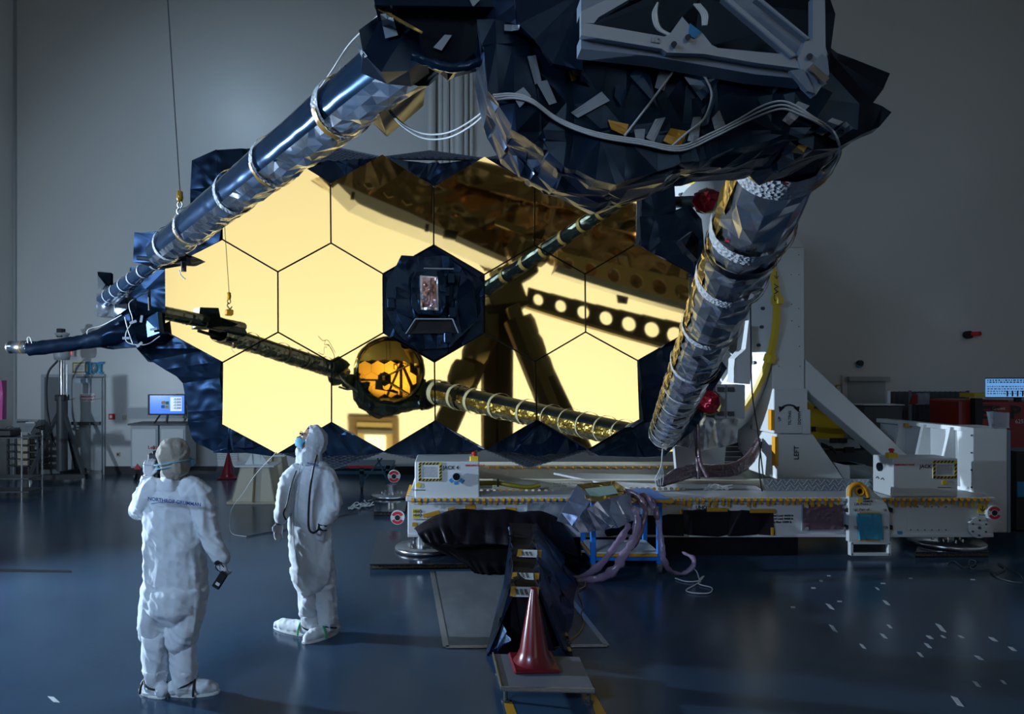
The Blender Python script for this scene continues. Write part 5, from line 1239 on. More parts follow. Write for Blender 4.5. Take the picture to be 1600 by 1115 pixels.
# carts at the left edge
t = thing('instrument_rack', FL(38, 742), 'grey rack of drawers with tilted instrument top at the left wall', 'rack'); d = 14.2
MB().prism([W(14, 675, d), W(48, 675, d), W(60, 655, d + .5), W(24, 654, d + .5)], (0, 0, -.04)).build('tilted_top', 'cartgrey', t)
for q in ((30, 659, 45, 661), (20, 668, 33, 672), (47, 658, 56, 664)): MB().box(W((q[0] + q[2]) / 2, (q[1] + q[3]) / 2, d + .2) + Vector((0, -.05, .02)), (.18, .1, .03)).build('instrument', 'paper' if q[0] > 40 else 'darkgrey', t)
for k in range(5):
    MB().span((x_at(10, d), d, z_at(685 + k * 11, d)), (x_at(57, d), d + .4, z_at(683 + k * 11, d))).build('shelf', 'darkgrey', t)
for px in (10, 22, 43, 57): MB().span((x_at(px, d), d, .02), (x_at(px, d) + .04, d + .04, z_at(676, d))).build('post', 'darkgrey', t)
for k in range(4): MB().span((x_at(25, d), d + .05, z_at(694 + k * 11, d)), (x_at(41, d), d + .3, z_at(687 + k * 11, d))).build('drawer', 'beige', t)
wc = thing('cable_coil', W(66, 675, 13.9), 'coil of black cable hanging beside the instrument rack', 'cable'); rr = random.Random(5)
for k in range(4): MB().tube(cat([W(56, 668, 13.9)] + [W(62 + rr.uniform(-6, 9), 668 + i * 4 + rr.uniform(-5, 5), 13.8) for i in range(5)] + [W(60, 688, 13.9)]), .015, 6).build('black_cable', 'blackcable', wc)
t = thing('wire_cart', FL(22, 762), 'wire shelf cart with a black case at the left edge of the view', 'cart'); d = 12.2
for px in (-20, 34, 45): MB().cyl((x_at(px, d), d + (.4 if px == 45 else 0), .0), (x_at(px, d), d + (.4 if px == 45 else 0), z_at(675, d)), .016, 10).build('post', 'steel', t)
for z in (z_at(683, d), .35, .12): MB().span((x_at(-22, d), d - .02, z - .02), (x_at(46, d), d + .42, z)).build('wire_shelf', 'darkgrey', t)
t = thing('black_case', W(15, 682, 12.2), 'black case on the wire cart at the left edge', 'case')
MB().span(W(-16, 682, 12.2), W(34, 669, 12.5)).build('shell', 'black', t, bev=.02); MB().tube(cat([W(8, 669, 12.3), W(12, 666, 12.3), W(18, 666, 12.3), W(22, 669, 12.3)]), .01, 6).build('handle', 'darkgrey', t)
t = thing('hanging_bag', W(0, 640, 12.0), 'pink and violet garment bag at the far left edge', 'bag')
crinkle('bag', mat('pinkbag', (.45, .05, .22), .3, emit=None), [W(-12, 596, 12), W(3, 596, 12), W(3, 655, 12), W(-12, 655, 12)], (0, .1, 0), t, .12, .02, 5)
# ---- far right machines
t = thing('yellow_machine', W(1281, 690, 13.6), 'yellow upright machine panel behind the white brace', 'machine'); d = 13.6
MB().span(W(1263, 738, d), W(1299, 628, d + .5)).build('panel', 'machine_yellow', t, bev=.02)
MB().span(W(1273, 638, d - .03), W(1286, 635, d)).build('slot', 'darkgrey', t); MB().span(W(1268, 674, d - .04), W(1273, 666, d)).build('latch', 'black', t)
t = thing('console', W(1320, 715, 12.6), 'low grey control console with cables behind the white brace', 'console'); d = 12.6
MB().prism([W(1296, 688, d), W(1340, 688, d), W(1345, 700, d), W(1290, 700, d)], (0, .4, 0)).build('console_top', 'cartgrey', t)
MB().span(W(1290, 738, d), W(1346, 700, d + .4)).build('console_body', 'darkgrey', t)
for k in range(4): MB().span(W(1297 + k * 7, 692, d - .02), W(1302 + k * 7, 684, d)).build('switch_block', 'black', t)
MB().span(W(1320, 707, d - .02), W(1334, 698, d)).build('display', 'black', t)
for k in range(4): MB().tube(cat([W(1283, 692 + k * 2, d - .1), W(1292, 696 + k, d - .12), W(1299, 701 - k, d - .12), W(1306, 708, d - .1)]), .018, 6).build('cable', 'blackcable', t)
t = thing('wire_cage', W(1450, 690, 13.2), 'dark wire cage shelving with hanging bags at the right of the back wall', 'cage'); d = 13.2
MB().span(Vector((W(1390, 740, d + .5).x, d + .5, 0)), W(1512, 612, d + .55)).build('back_panel', 'darkgrey', t)
g = MB()
for k in range(16): x = 1389 + k * 8; g.bar(W(x, 738, d), W(x, 611, d), .012, .012)
for k in range(10): y = 612 + k * 14; g.bar(W(1389, y, d), W(1512, y, d), .012, .012, (0, 1, 0))
g.build('wire_mesh', 'darkgrey', t, kind='stuff')
for px in (1389, 1422, 1512): MB().bar(Vector((W(px, 738, d).x, d, 0)), W(px, 610, d - .02), .05, .05).build('post', 'steel' if px == 1389 else 'darkgrey', t)
for q in ((1434, 614, 1452, 632), (1426, 616, 1433, 630)): crinkle('hanging_pouch', 'clearfilm' if q[0] > 1430 else 'machine_red', [W(q[0], q[1], d - .1), W(q[2], q[1], d - .1), W(q[2], q[3], d - .1), W(q[0] - 2, q[3], d - .1)], (0, .03, 0), t, .09, .012, q[0])
t = thing('dark_bench', W(1365, 700, 13.4), 'dark low bench in front of the pale door', 'bench')
MB().span(W(1350, 738, 12.7), W(1388, 633, 13.1)).build('bench_body', 'darkgrey', t); MB().span(W(1350, 633, 12.65), W(1389, 630, 13.1)).build('bench_top', 'paper', t)
t = thing('red_machine', W(1560, 700, 12.2), 'dark red lift machine with black letters at the right edge', 'machine'); d = 12.2
MB().span(W(1500, 760, d), W(1525, 622, d + .8)).build('left_panel', 'machine_red', t, bev=.03)
MB().span(W(1526, 760, d - .1), W(1640, 624, d + .8)).build('main_panel', 'machine_red', t, bev=.03)
MB().span(W(1524, 622, d - .12), W(1527, 760, d)).build('panel_gap', 'black', t)
text('EE', .30, W(1530, 653, d - .105), XR, ZU, 'ink', t, bold=.012, sx=1.2); text('P', .30, W(1578, 653, d - .105), XR, ZU, 'ink', t, bold=.012, sx=1.2)
text('625', .10, W(1586, 661, d - .105), XR, ZU, 'paper', t)
text('Crown', .08, W(1550, 640, d - .105), XR, ZU, 'paper', t)
MB().span(W(1522, 621, d - .05), W(1535, 613, d + .3)).build('yellow_cap', 'machine_yellow', t)
t = thing('wall_display', W(1575, 606, 12.1), 'bright blue display with rows of small text above the red machine', 'monitor')
MB().span(W(1539, 621.5, 12.15), W(1640, 590, 12.11)).build('bezel', 'black', t)
MB().span(W(1541, 620, 12.10), W(1638, 591.5, 12.12)).build('screen', 'screen2', t)
a, b = W(1543, 600, 12.09), W(1634, 592.5, 12.09); lines(t, a, b, 12.095, 2, ht=.02, seed=3)
a, b = W(1543, 618, 12.09), W(1634, 602, 12.09); lines(t, a, b, 12.095, 4, 'whiteink', 'light_line', ht=.02, seed=4)
for k in range(8): MB().bar(W(1574 + k * 8, 619, 12.09), W(1574 + k * 8, 610, 12.09), .02, .01, (0, 1, 0)).build('chart_bar', 'ink', t)
MB().bar(W(1590, 621, 12.2), W(1590, 640, 12.2), .1, .05).build('stand_neck', 'black', t)
t = thing('utility_cart', W(1600, 800, 9.7), 'dark cart with a pale blue panel at the right edge behind the end post', 'cart'); d = 9.7
MB().span((x_at(1588, d), d, .02), (x_at(1650, d), d + .5, z_at(705, d))).build('cart_body', 'black', t); MB().span(W(1590, 776, d - .02), W(1600, 752, d)).build('panel', 'bluetape', t)
# ================================================================ the far end of the hall, seen only in the gold mirror
def rpoly(name, pts, Y, th, m, par, bev=0): return MB().prism([RF(x, y, Y) for x, y in pts], (0, -th, 0)).build(name, m, par, bev=bev)
def holeplate(name, c4, n, r, Y, th, m, par, f0=0, seg=24):
    """plate between mirror pixels c4 (tl, tr, br, bl) with a row of n round holes"""
    TL, TR, BR, BL = [RF(x, y, Y) for x, y in c4]; b = MB(); B0 = Vector((0, -th, 0))
    for k in range(n):
        u0, u1 = k / n, (k + 1) / n
        q = [TL.lerp(TR, u0), TL.lerp(TR, u1), BL.lerp(BR, u1), BL.lerp(BR, u0)]; c = sum(q, Vector()) / 4
        ou = []; iu = []
        ex = (q[1] - q[0] + q[2] - q[3]) / 2; ey = (q[3] - q[0] + q[2] - q[1]) / 2; rad = ey.length * r
        for i in range(seg):
            a = 2 * math.pi * i / seg; ca, sa = math.cos(a), math.sin(a); s = .5 / max(abs(ca), abs(sa))
            ou.append(c + ex * (ca * s) + ey * (sa * s)); iu.append(c + ex.normalized() * ca * rad + ey.normalized() * sa * rad)
        vs = ou + iu + [p + B0 for p in ou] + [p + B0 for p in iu]; fs = []
        for i in range(seg):
            j = (i + 1) % seg; fs += [(i, j, seg + j, seg + i), (2*seg+i, 3*seg+i, 3*seg+j, 2*seg+j), (seg+i, seg+j, 3*seg+j, 3*seg+i), (i, 2*seg+i, 2*seg+j, j)]
        b.add(vs, fs)
    return b.build(name, m, par)
YS = -7.5
g = RF(785, 600, YS)
t = thing('support_stand', (g.x, g.y, 0), 'brown steel tripod stand with screw legs, seen reflected in the gold mirror', 'stand')
def down(px0, py0, px1, py1, w, m='darkstand', name='leg', Y=YS, dd=.16):
    a, b = RF(px0, py0, Y), RF(px1, py1, Y); v = (b - a); b = a + v * (a.z / -v.z * .985 if v.z < 0 else 1)
    return MB().bar(a, b, w, dd, (0, 1, 0)).build(name, m, t, bev=.006)
down(766, 482, 764, 690, .13, name='post'); down(789, 480, 788, 690, .15, name='post')
down(775, 490, 690, 680, .24, 'standbeige'); down(810, 500, 905, 700, .20); down(800, 478, 842, 588, .12, 'standbeige', 'screw_leg', YS + .2)
down(796, 500, 852, 640, .09, name='screw_leg', Y=YS + .3)
for px, py in ((745, 545), (722, 585), (818, 515), (830, 545), (842, 575)):
    a = RF(px, py, YS + .1); MB().lathe(a, [(.11, -.12), (.13, -.06), (.13, .06), (.11, .12)], 14, axis=(.35 if px < 780 else -.35, 0, 1)).build('screw_collar', 'standbeige', t)
rpoly('head_block', [(776,418),(838,400),(842,425),(815,440),(826,470),(770,478),(762,462),(790,440)], YS + .15, .5, 'standbeige', t, .01)
rpoly('head_plate', [(757,476),(826,462),(828,474),(800,488),(762,490)], YS + .1, .5, 'darkstand', t, .01)
rpoly('hub_box', [(822,372),(862,382),(858,410),(812,404)], YS + .4, .4, 'standbeige', t, .02)
t = thing('foil_structure', RF(800, 380, -8.5), 'long structure of crumpled copper foil over drilled beams, reflected across the gold mirror', 'structure')
holeplate('drilled_beam', [(826,449),(1076,506),(1070,548),(822,476)], 7, .30, YS - .25, .05, 'darkstand', t)
MB().bar(RF(822, 478, YS - .2), RF(1070, 550, YS - .2), .03, .12, (0, 1, 0)).build('beam_flange', 'standbeige', t)
holeplate('drilled_beam', [(872,392),(1085,438),(1085,482),(868,420)], 6, .30, YS - .6, .05, 'beam_olive', t)
MB().bar(RF(866, 422, YS - .4), RF(1085, 486, YS - .4), .06, .25, (0, 1, 0)).build('beam_flange', 'white_paint', t)
rpoly('beam_back', [(868,390),(1085,436),(1085,484),(866,424)], YS - 1.0, .05, 'foilwrap', t)
def foil(pts, Y, th, seed, amp=.10, cell=.16, m='foilwrap'): return crinkle('foil_panel', m, [RF(x, y, Y) for x, y in pts], (0, -th, 0), t, cell, amp, seed)
foil([(505,275),(560,252),(597,240),(678,262),(690,300),(690,362),(620,332),(560,303)], -8.6, .4, 1)
foil([(676,262),(740,255),(850,280),(850,372),(800,404),(740,384),(688,362)], -8.5, .5, 2)
foil([(840,278),(930,300),(1010,335),(1100,395),(1100,442),(980,418),(880,392),(840,365)], -8.4, .5, 3)
foil([(790,385),(812,360),(850,360),(850,392),(822,404),(800,412)], -8.0, .2, 4, .06, .09)
foil([(700,255),(860,290),(1010,340),(1000,362),(860,318),(720,280)], -8.2, .1, 5, .05)
for k, (x, y) in enumerate(((577, 290), (608, 304), (637, 316))):
    MB().prism([RF(x + dx, y + dy, -8.25) for dx, dy in ((-9, -4), (2, -5), (8, 3), (-2, 5))], (0, -.03, 0)).build('cover_plate', 'darkstand', t, bev=.004)
MB().prism([RF(x, y, -8.3) for x, y in [(528,287),(545,292),(640,332),(792,403),(790,411),(700,372),(600,336),(560,318)]], (0, -.5, -.02)).build('white_edge_panel', 'white_paint', t)
for x, y in ((552, 300), (668, 350)): MB().bar(RF(x, y, -8.1), RF(x - 2, y + 12, -8.1), .03, .03).build('pin', 'black', t)
rpoly('small_box', [(696,358),(716,362),(712,374),(694,370)], -8.1, .1, 'black', t); rpoly('small_box', [(964,460),(982,464),(980,474),(966,472)], -7.3, .05, 'black', t)
rpoly('ladder_strip', [(776,340),(822,356),(816,366),(774,350)], -8.0, .05, 'standbeige', t)
lamp('foil_fill_lamp', 'SPOT', (2.2, -8.0, .4), (3.0, -8.9, 6.0), 1300, (1, .96, .86), .2, spot=56, blend=.7)  # added lamp, brightens the foil and its white edge
# window in the far wall
wn = thing('window_1', RF(584, 690, WE + .02), None, None); wn['kind'] = 'structure'
a, b = RF(546, 706, WE), RF(622, 653, WE)
xa, xb, za, zb2 = min(a.x, b.x), max(a.x, b.x), min(a.z, b.z) - .25, max(a.z, b.z)
MB().span((xa, WE, za), (xb, WE + .04, zb2)).build('window_frame', 'darkstand', wn)
MB().span((xa + .06, WE + .03, za + .05), (xb - .06, WE + .06, zb2 - .05)).build('recess', 'standbeige', wn)
MB().span((xa + .12, WE + .05, za + .06), (xb - .12, WE + .08, zb2 - .16)).build('pane', mat('litpane', (.8, .8, .75), .3, emit=(1, .95, .8), estr=.9), wn)
MB().span((xa + .06, WE + .06, zb2 - .15), (xb - .06, WE + .10, zb2 - .12)).build('lintel', 'steel', wn)
# ================================================================ the two people in clean-room suits
def fuse(mb, name, m, par, voxel=.012, it=2, disp=None, adapt=0):
    me = bpy.data.meshes.new(name); me.from_pydata(mb.v, [], mb.f)
    bm = bmesh.new(); bm.from_mesh(me); bmesh.ops.remove_doubles(bm, verts=bm.verts, dist=1e-5); bmesh.ops.recalc_face_normals(bm, faces=bm.faces); bm.to_mesh(me); bm.free()
    o = bpy.data.objects.new(name, me); COL.objects.link(o)
    r = o.modifiers.new('r', 'REMESH'); r.mode = 'VOXEL'; r.voxel_size = voxel
    s = o.modifiers.new('s', 'SMOOTH'); s.factor = .5; s.iterations = it
    dg = bpy.context.evaluated_depsgraph_get(); m2 = bpy.data.meshes.new_from_object(o.evaluated_get(dg))
    bpy.data.objects.remove(o); bpy.data.meshes.remove(me); o0 = worig(par)
    if disp:
        nr = [v.normal.copy() for v in m2.vertices]
        for v, n in zip(m2.vertices, nr): v.co += n * disp(v.co)
    for v in m2.vertices: v.co -= o0
    m2.polygons.foreach_set('use_smooth', [True] * len(m2.polygons)); m2.materials.clear(); m2.materials.append(K[m])
    o = bpy.data.objects.new(name, m2); COL.objects.link(o); o.parent = par; return o
def wr(amp, sc=(6, 6, 2.2), seed=0):
    def f(p):
        q = Vector((p.x * sc[0] * .9 + seed, p.y * sc[1] * .9, p.z * sc[2] * .7 + p.x * 2.5))
        a = max(-.6, 1.0 - 4.2 * abs(noise.noise(q + Vector((0, 0, noise.noise(q * .7))))))
        b = max(-.5, 1.0 - 4.5 * abs(noise.noise(Vector((p.x * 6 + 9, p.y * 6, p.z * 15 + p.x * 11 + seed)))))
        c = max(-.5, 1.0 - 4.0 * abs(noise.noise(Vector((p.x * 17 + seed, p.y * 17, p.z * 10 - p.x * 9)))))
        return amp * (.9 * a + .5 * b + .1 * c)
    return f
def chain(mb, pts, n=14, sx=1):          # pts: (Vector, radius)
    P = cat([p for p, r in pts], 4); m = len(P); R_ = []
    for i in range(m):
        f = i / 4; k = min(int(f), len(pts) - 2); f -= k; f = min(f, 1); R_.append(pts[k][1] * (1 - f) + pts[k + 1][1] * f)
    mb.tube(P, R_, n, sx=sx); mb.ball(P[0], R_[0] * .97, 10); mb.ball(P[-1], R_[-1] * .97, 10); return mb
def hand(wrist, d, side, nrm, par, s=1.0, curl=.6, m='glove', spread=.12):
    """gloved hand: d points to the fingers, side to the thumb, nrm out of the back of the hand"""
    d, side, nrm = Vector(d).normalized(), Vector(side), Vector(nrm); side = (side - d * side.dot(d)).normalized(); nrm = side.cross(d) * (1 if side.cross(d).dot(nrm) > 0 else -1)
    b = MB(); L_ = .085 * s
    b.tube([wrist - d * .03, wrist, wrist + d * L_ * .45, wrist + d * L_], [.027 * s, .028 * s, .040 * s, .040 * s], 14, sx=1)
    for v in b.v:                        # flatten the palm
        k = (v - wrist).dot(nrm); v -= nrm * k * .42
    for i, (ln, off) in enumerate(((.070, .030), (.078, .010), (.072, -.010), (.056, -.029))):
        p = wrist + d * L_ * .92 + side * off * s; a = 0; pts = [p - d * .02 * s, p]; dd = (d + side * off * spread * 20 * .3).normalized()
        for sg in (.42, .33, .25):
            a += curl * (.9 if sg > .4 else 1.1); v = dd * math.cos(a) - nrm * math.sin(a); p = p + v * ln * sg * s; pts.append(p)
        b.tube(pts, [.0105 * s, .0105 * s, .0098 * s, .009 * s, .0075 * s], 8); b.ball(pts[-1], .0078 * s, 8)
    p = wrist + d * L_ * .25 + side * .028 * s; pts = [p - side * .01, p, p + (side * .8 + d * .7).normalized() * .034 * s, p + (side * .8 + d * .7).normalized() * .034 * s + (d - nrm * .6).normalized() * .030 * s]
    b.tube(pts, [.014 * s, .0135 * s, .011 * s, .009 * s], 8); b.ball(pts[-1], .009 * s, 8)
    return fuse(b, 'glove', m, par, .0042, 1)
def head_mesh(b, c, f, up):
    f = f.normalized(); up = (up - f * up.dot(f)).normalized(); r = f.cross(up)
    b.ball(c + up * .02 - f * .012, .095, 18, (.85, .98, 1.0)); b.ball(c - up * .045 + f * .018, .068, 14); b.ball(c - up * .085 + f * .035, .035, 10)
    b.tube([c + f * .080 + up * .02, c + f * .105 - up * .012, c + f * .102 - up * .028], [.008, .014, .012], 8)
    for s in (-1, 1):
        b.ball(c + r * s * .078 - f * .01, .02, 8, (.5, 1, 1.3)); b.ball(c + r * s * .034 + f * .076 + up * .030, .016, 8); b.ball(c + r * s * .040 + f * .066 - up * .012, .02, 8)
    b.tube([c - up * .10 - f * .01, c - up * .05], .052, 12)
def boot(par, ank, toe, sc=1, strap='black', m='suit'):
    """overboot: ankle point on the leg, toe point on the floor"""
    d = Vector((toe.x - ank.x, toe.y - ank.y, 0)).normalized(); heel = Vector((ank.x, ank.y, 0)) - d * .075; b = MB()
    top = Vector((ank.x, ank.y, ank.z))
    b.tube([heel + ZU * .05, heel + d * .12 + ZU * .06, Vector((toe.x, toe.y, .045)) - d * .06, Vector((toe.x, toe.y, .035))], [.048, .058, .052, .036], 14)
    b.tube([top + ZU * .05, top - ZU * .03, heel + d * .075 + ZU * .06], [.085, .072, .062], 14)
    b.ball(heel + ZU * .055, .052, 12); b.ball(Vector((toe.x, toe.y, .036)) - d * .01, .038, 10)
    for v in b.v: v.z = max(v.z, .006)
    o = fuse(b, 'boot_cover', m, par, .009, 2, wr(.004, (14, 14, 14)))
    s = MB(); pr = [heel + d * .0, heel + d * .12, Vector((toe.x, toe.y, 0)) - d * .05, Vector((toe.x, toe.y, 0)) + d * .01]; n_ = Vector((-d.y, d.x, 0)); pts = []
    for k in range(20):
        a = 2 * math.pi * k / 20; L_ = (toe - heel).length / 2 + .035; c_ = (Vector((toe.x, toe.y, 0)) + heel) / 2; pts.append(Vector((c_.x, c_.y, .002)) + d * math.cos(a) * L_ + n_ * math.sin(a) * (.062 + .008 * math.cos(a)))
    s.prism(pts, (0, 0, .014)); s.build('sole', 'paper', par)
    q = heel + d * .075
    loop = []
    for k in range(17):
        a = 2 * math.pi * k / 16; loop.append(q + ZU * (.085 + .025 * math.cos(a)) + d * math.cos(a) * .073 + n_ * math.sin(a) * .073)
    MB().tube(loop, .007, 6, caps=False).build('ankle_strap', 'black', par)
    arc = []
    for k in range(9):
        a = math.pi * k / 8; arc.append(q + d * .07 + ZU * (.015 + .105 * math.sin(a)) + n_ * math.cos(a) * .074)
    MB().tube(arc, .009, 6).build('instep_strap', strap, par); return o
# ---- person seen from behind, left
Y1 = 4.83
P1 = thing('person', (W(268, 0, Y1).x, Y1, 0), 'person in white clean-room suit and beige head cover seen from behind, raising a camera', 'person', None)
def w1(px, py, dy=0): return W(px, py, Y1 + dy)
def zf(p, z): return Vector((p.x, p.y, z))
hc = w1(271, 713)
b = MB(); head_mesh(b, hc, Vector((-.15, 1, .25)), ZU)
chain(b, [(w1(268, 785), .10), (w1(270, 830), .11), (w1(272, 900), .11)], sx=.6)
chain(b, [(w1(315, 775), .05), (w1(334, 828), .042), (w1(347, 880), .03)]); chain(b, [(w1(228, 778), .05), (w1(215, 800, .12), .042), (w1(232, 742, .25), .03)])
chain(b, [(w1(248, 930), .08), (w1(244, 990), .06), (w1(242, 1050), .045)]); chain(b, [(w1(292, 930), .08), (w1(288, 1000), .06), (w1(288, 1065), .045)])
fuse(b, 'body', 'skin', P1, .012, 2)
b = MB()
chain(b, [(w1(268, 757), .095), (w1(268, 775), .165), (w1(269, 815), .195), (w1(272, 860), .205), (w1(274, 900), .215), (w1(274, 935), .20)], 20, sx=.66)
chain(b, [(w1(240, 768), .10), (w1(232, 776), .09), (w1(222, 797, .10), .078), (w1(223, 776, .2), .066), (w1(230, 750, .24), .052)])
chain(b, [(w1(298, 766), .10), (w1(312, 780), .095), (w1(325, 820, -.02), .074), (w1(335, 850, -.04), .064), (w1(346, 872, -.05), .052)])
chain(b, [(w1(250, 915), .125), (w1(244, 950), .115), (w1(243, 985, .02), .108), (w1(244, 997, .02), .085)])
chain(b, [(w1(296, 915), .125), (w1(292, 955), .12), (w1(284, 995), .112), (w1(284, 1012), .09)])
chain(b, [(w1(268, 748), .065), (w1(268, 762), .10)])
fuse(b, 'coverall', 'suit', P1, .009, 2, wr(.011, (7, 7, 3.0), 4))
# boot legs
for (k0, an_, toe) in (((243, 990), (243, 1052), (226, 1077)), ((286, 1005), (289, 1070), (336, 1082))):
    q = MB(); a = w1(*k0); c_ = w1(*an_)
    chain(q, [(a, .088), ((a + c_) / 2, .090), (c_, .078)]); fuse(q, 'boot_leg', 'suit', P1, .0105, 2, wr(.009, (9, 9, 7), 9))
    g_ = FL(an_[0], 0) if 0 else Vector((c_.x, c_.y, .13)); tz = FL(toe[0], toe[1]); tz = Vector((tz.x, tz.y, 0))
    boot(P1, g_, tz, strap='black')
# head cover
b = MB(); b.ball(hc + ZU * .012, .110, 22, (.98, 1.0, 1.08)); b.ball(hc + Vector((.02, -.02, -.06)), .095, 16)
b.tube([hc - ZU * .10, hc - ZU * .15], [.085, .075], 16)
fuse(b, 'head_cover', 'cap', P1, .008, 2, wr(.007, (14, 14, 10), 2))
for dz, rr_ in ((-.035, .122), (-.062, .112)):
    lp = [hc + Vector((math.cos(a) * rr_, math.sin(a) * rr_ * .98 - .003, dz + .02 * math.cos(a))) for a in [2 * math.pi * k / 24 for k in range(25)]]
    MB().tube(lp, .0035, 6, caps=False).build('mask_tie', 'mask', P1)
MB().box(hc + Vector((.118, .03, -.045)), (.02, .05, .05)).build('mask_edge', 'mask', P1, bev=.004)
hand(w1(345, 873, -.05), Vector((.18, 0, -1)), Vector((-.9, .4, 0)), Vector((.6, -.8, 0)), P1, 1.0, .55)
MB().tube([w1(342, 868, -.05), w1(346, 878, -.05)], [.046, .044], 16).build('wrist_band', 'black', P1)
hand(w1(232, 744, .24), Vector((.05, -.1, 1)), Vector((.9, 0, 0)), Vector((0, -1, 0)), P1, 1.0, .55)
MB().tube([w1(229, 752, .24), w1(231, 745, .24)], [.047, .045], 16).build('wrist_band', 'glove', P1)
back = lambda px, py: w1(px, py, -.155)
text('NORTHROP GRUMMAN', .033, w1(231, 781, -.19), Vector((1, 0, -.12)), ZU, 'logo_blue', P1, 'printed_name', bold=.0007, sx=1.0)
MB().tube(cat([w1(236, 787, -.18), w1(250, 784.5, -.19), w1(266, 784, -.19), w1(280, 785, -.18)]), .002, 5).build('printed_swoosh', 'logo_blue', P1)
# seam down the back
dv = thing('handheld_device', w1(344, 905, -.08), 'black handheld device with white label in the lowered hand of the left person', 'device')
R_ = Matrix.Rotation(math.radians(32), 3, 'Y')
MB().box(w1(344, 906, -.09), (.055, .03, .12), R_).build('case', 'black', dv, bev=.006)
MB().box(w1(340, 912, -.106), (.028, .003, .02), R_).build('label_plate', 'paper', dv)
MB().tube(cat([w1(348, 897, -.09), w1(337, 886, -.10), w1(342, 878, -.1), w1(350, 886, -.1)]), .004, 5).build('strap', 'black', dv)
cm = thing('photo_camera', w1(240, 716, .28), 'small black and white camera held up to the face of the left person', 'camera')
MB().box(w1(241, 716, .30), (.075, .06, .08)).build('camera_body', 'darkgrey', cm, bev=.01)
MB().cyl(w1(241, 716, .33), w1(241, 716, .42), .034, 16).build('lens', 'black', cm)
MB().box(w1(243, 707, .29), (.035, .04, .03)).build('viewfinder', 'black', cm, bev=.005)
# ---- person in profile, right
Y2 = 5.9
P2 = thing('person', (W(490, 0, Y2).x, Y2, 0), 'person in white hooded suit and blue mask looking up at the mirror in profile', 'person')
def w2(px, py, dy=0): return W(px, py, Y2 + dy)
hc = w2(483, 689); fd = Vector((-.80, -.38, .42)).normalized(); up2 = Vector((.35, .10, .93)).normalized()
b = MB(); head_mesh(b, hc, fd, up2)
chain(b, [(w2(484, 752), .08), (w2(484, 790), .10), (w2(487, 870), .09)]); chain(b, [(w2(455, 745, -.1), .05), (w2(444, 790, -.12), .04), (w2(437, 815, -.15), .03)])
chain(b, [(w2(512, 745), .05), (w2(516, 795), .04), (w2(503, 828, -.1), .03)]); chain(b, [(w2(480, 890), .06), (w2(482, 960), .045)]); chain(b, [(w2(502, 890), .06), (w2(510, 975), .045)])
fuse(b, 'body', 'skin', P2, .012, 2)
b = MB()
chain(b, [(w2(484, 722), .085), (w2(484, 740), .145), (w2(484, 775), .175), (w2(484, 815), .18), (w2(487, 855), .185), (w2(491, 885), .18), (w2(492, 900), .15)], 20, sx=.86)
chain(b, [(w2(465, 738, -.03), .085), (w2(453, 752, -.08), .085), (w2(446, 785, -.12), .072), (w2(440, 803, -.15), .058), (w2(438, 812, -.15), .045)])
chain(b, [(w2(502, 738, .0), .10), (w2(512, 752, 0), .10), (w2(517, 785, -.02), .088), (w2(511, 808, -.08), .075), (w2(504, 822, -.12), .052)])
chain(b, [(w2(477, 885, -.02), .12), (w2(478, 905, -.03), .112), (w2(480, 916, -.03), .095)])
chain(b, [(w2(502, 885, .04), .125), (w2(506, 908, .04), .115), (w2(508, 922, .03), .095)])
fuse(b, 'coverall', 'suit', P2, .009, 2, wr(.011, (7, 7, 2.4), 14))
for (k0, an_, toe) in (((480, 908), (484, 957), (433, 981)), ((507, 915), (512, 972), (478, 1004))):
    q = MB(); a = w2(*k0); dgr = FL(an_[0], an_[1] + 20); c_ = w2(*an_)
    chain(q, [(a, .088), ((a + c_) / 2, .092), (c_, .085)]); fuse(q, 'boot_leg', 'suit', P2, .0105, 2, wr(.009, (9, 9, 7), 29))
    tz = FL(*toe); boot(P2, Vector((c_.x, c_.y, .13)), Vector((tz.x, tz.y, 0)), strap='green')
# hood open at the face
b = MB(); b.ball(hc + up2 * .03 - fd * .035, .118, 22, (.98, .95, 1.05)); b.ball(hc - ZU * .03 + Vector((.05, .02, 0)), .095, 16); b.tube([hc - ZU * .05 + Vector((.01, 0, 0)), hc - ZU * .19 + Vector((-.005, 0, 0))], [.095, .11], 16)
b.ball(hc - up2 * .10 + fd * .02, .062, 12)
def hoodcut(p):
    return 0
hood = fuse(b, 'hood', 'suit_hood', P2, .008, 2, wr(.006, (13, 13, 9), 3))
# the face opening: push the hood back behind the face plane
o0 = worig(P2); bm = bmesh.new(); bm.from_mesh(hood.data)
dl = [f for f in bm.faces if (f.calc_center_median() + o0 - hc).dot(fd) > .052 and (f.calc_center_median() + o0 - hc).dot(up2) > -.085]
bmesh.ops.delete(bm, geom=dl, context='FACES'); bm.to_mesh(hood.data); bm.free()
sd = hood.modifiers.new('s', 'SOLIDIFY'); sd.thickness = .004
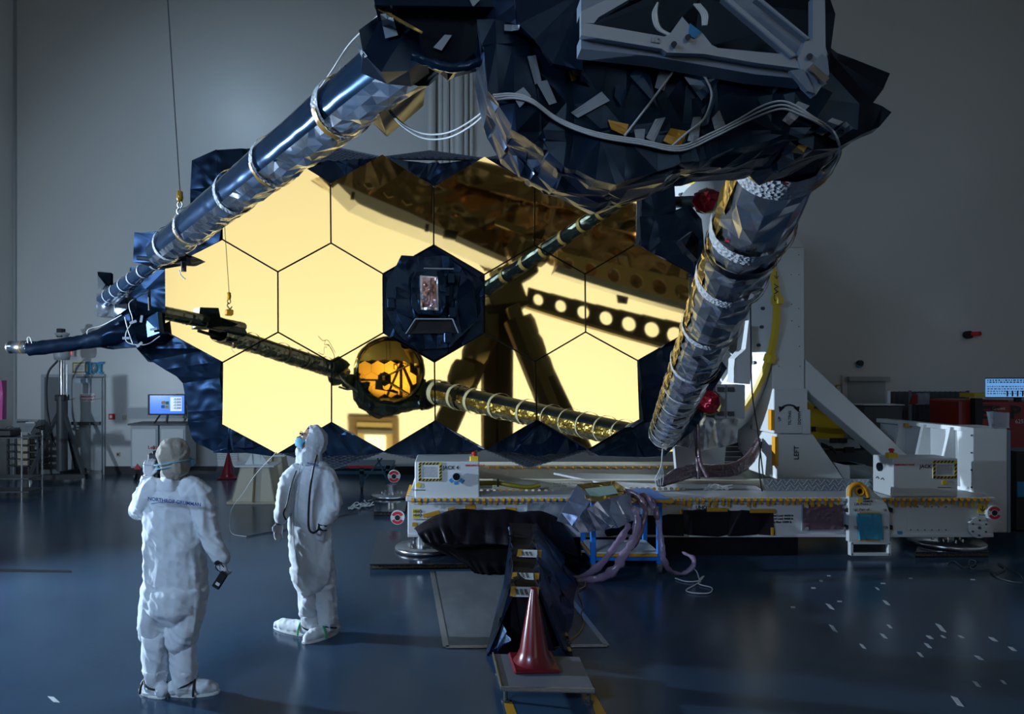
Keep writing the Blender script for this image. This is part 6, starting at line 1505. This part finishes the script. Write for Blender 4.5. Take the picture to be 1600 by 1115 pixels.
# mask and eyes
r2 = fd.cross(up2).normalized(); vs = []; fs = []; n = 14; m_ = 8
for i in range(m_ + 1):
    for k in range(n + 1):
        u = (k / n - .5) * 2; v = (i / m_ - .5) * 2
        p = hc - up2 * (.040 + .040 * v) + r2 * (u * .072) + fd * (.115 - .055 * u * u - .020 * v * v + .003 * math.cos(i * 3.1))
        vs.append(p)
for i in range(m_):
    for k in range(n): fs.append((i*(n+1)+k, i*(n+1)+k+1, (i+1)*(n+1)+k+1, (i+1)*(n+1)+k))
o = MB().add(vs, fs, True).build('face_mask', 'mask', P2); sd = o.modifiers.new('s', 'SOLIDIFY'); sd.thickness = .003
for s in (-1, 1):
    MB().ball(hc + r2 * s * .034 + fd * .086 + up2 * .028, .010, 10).build('eye', 'darkgrey', P2)
    MB().bar(hc + r2 * s * .018 + fd * .095 + up2 * .048, hc + r2 * s * .052 + fd * .082 + up2 * .046, .006, .005).build('eyebrow', 'darkgrey', P2)
hand(w2(437, 816, -.15), Vector((-.15, -.1, -1)), Vector((-.6, -.6, 0)), Vector((-.7, .5, 0)), P2, 1.0, .35)
hand(w2(503, 828, -.12), Vector((-.25, -.05, -1)), Vector((-.9, -.2, 0)), Vector((.2, -1, 0)), P2, 1.0, .35)
MB().tube([w2(438, 810, -.15), w2(437, 818, -.15)], [.043, .040], 16).build('wrist_band', 'black', P2)
MB().tube([w2(505, 818, -.12), w2(503, 827, -.12)], [.046, .043], 16).build('wrist_band', 'black', P2)
MB().tube(cat([w2(495, 710, -.14), w2(489, 735, -.18), w2(484, 770, -.20), w2(482, 805, -.21), w2(483, 826, -.22), w2(490, 832, -.22), w2(499, 826, -.18)]), .009, 8).build('black_hose', 'blackcable', P2)
MB().tube(cat([w2(463, 735, -.15), w2(454, 760, -.19), w2(449, 785, -.21), w2(443, 802, -.21), w2(447, 812, -.2)]), .006, 6).build('black_strap', 'blackcable', P2)
MB().tube(cat([w2(470, 722, -.12), w2(462, 760, -.17), w2(459, 800, -.18), w2(460, 850, -.18), w2(468, 890, -.17)]), .003, 6).build('zip_line', 'edge_grey', P2)
text('NORTHROP', .018, w2(480, 724, -.185), Vector((1, 0, -.25)), ZU, 'logo_blue', P2, 'printed_name', bold=.001)
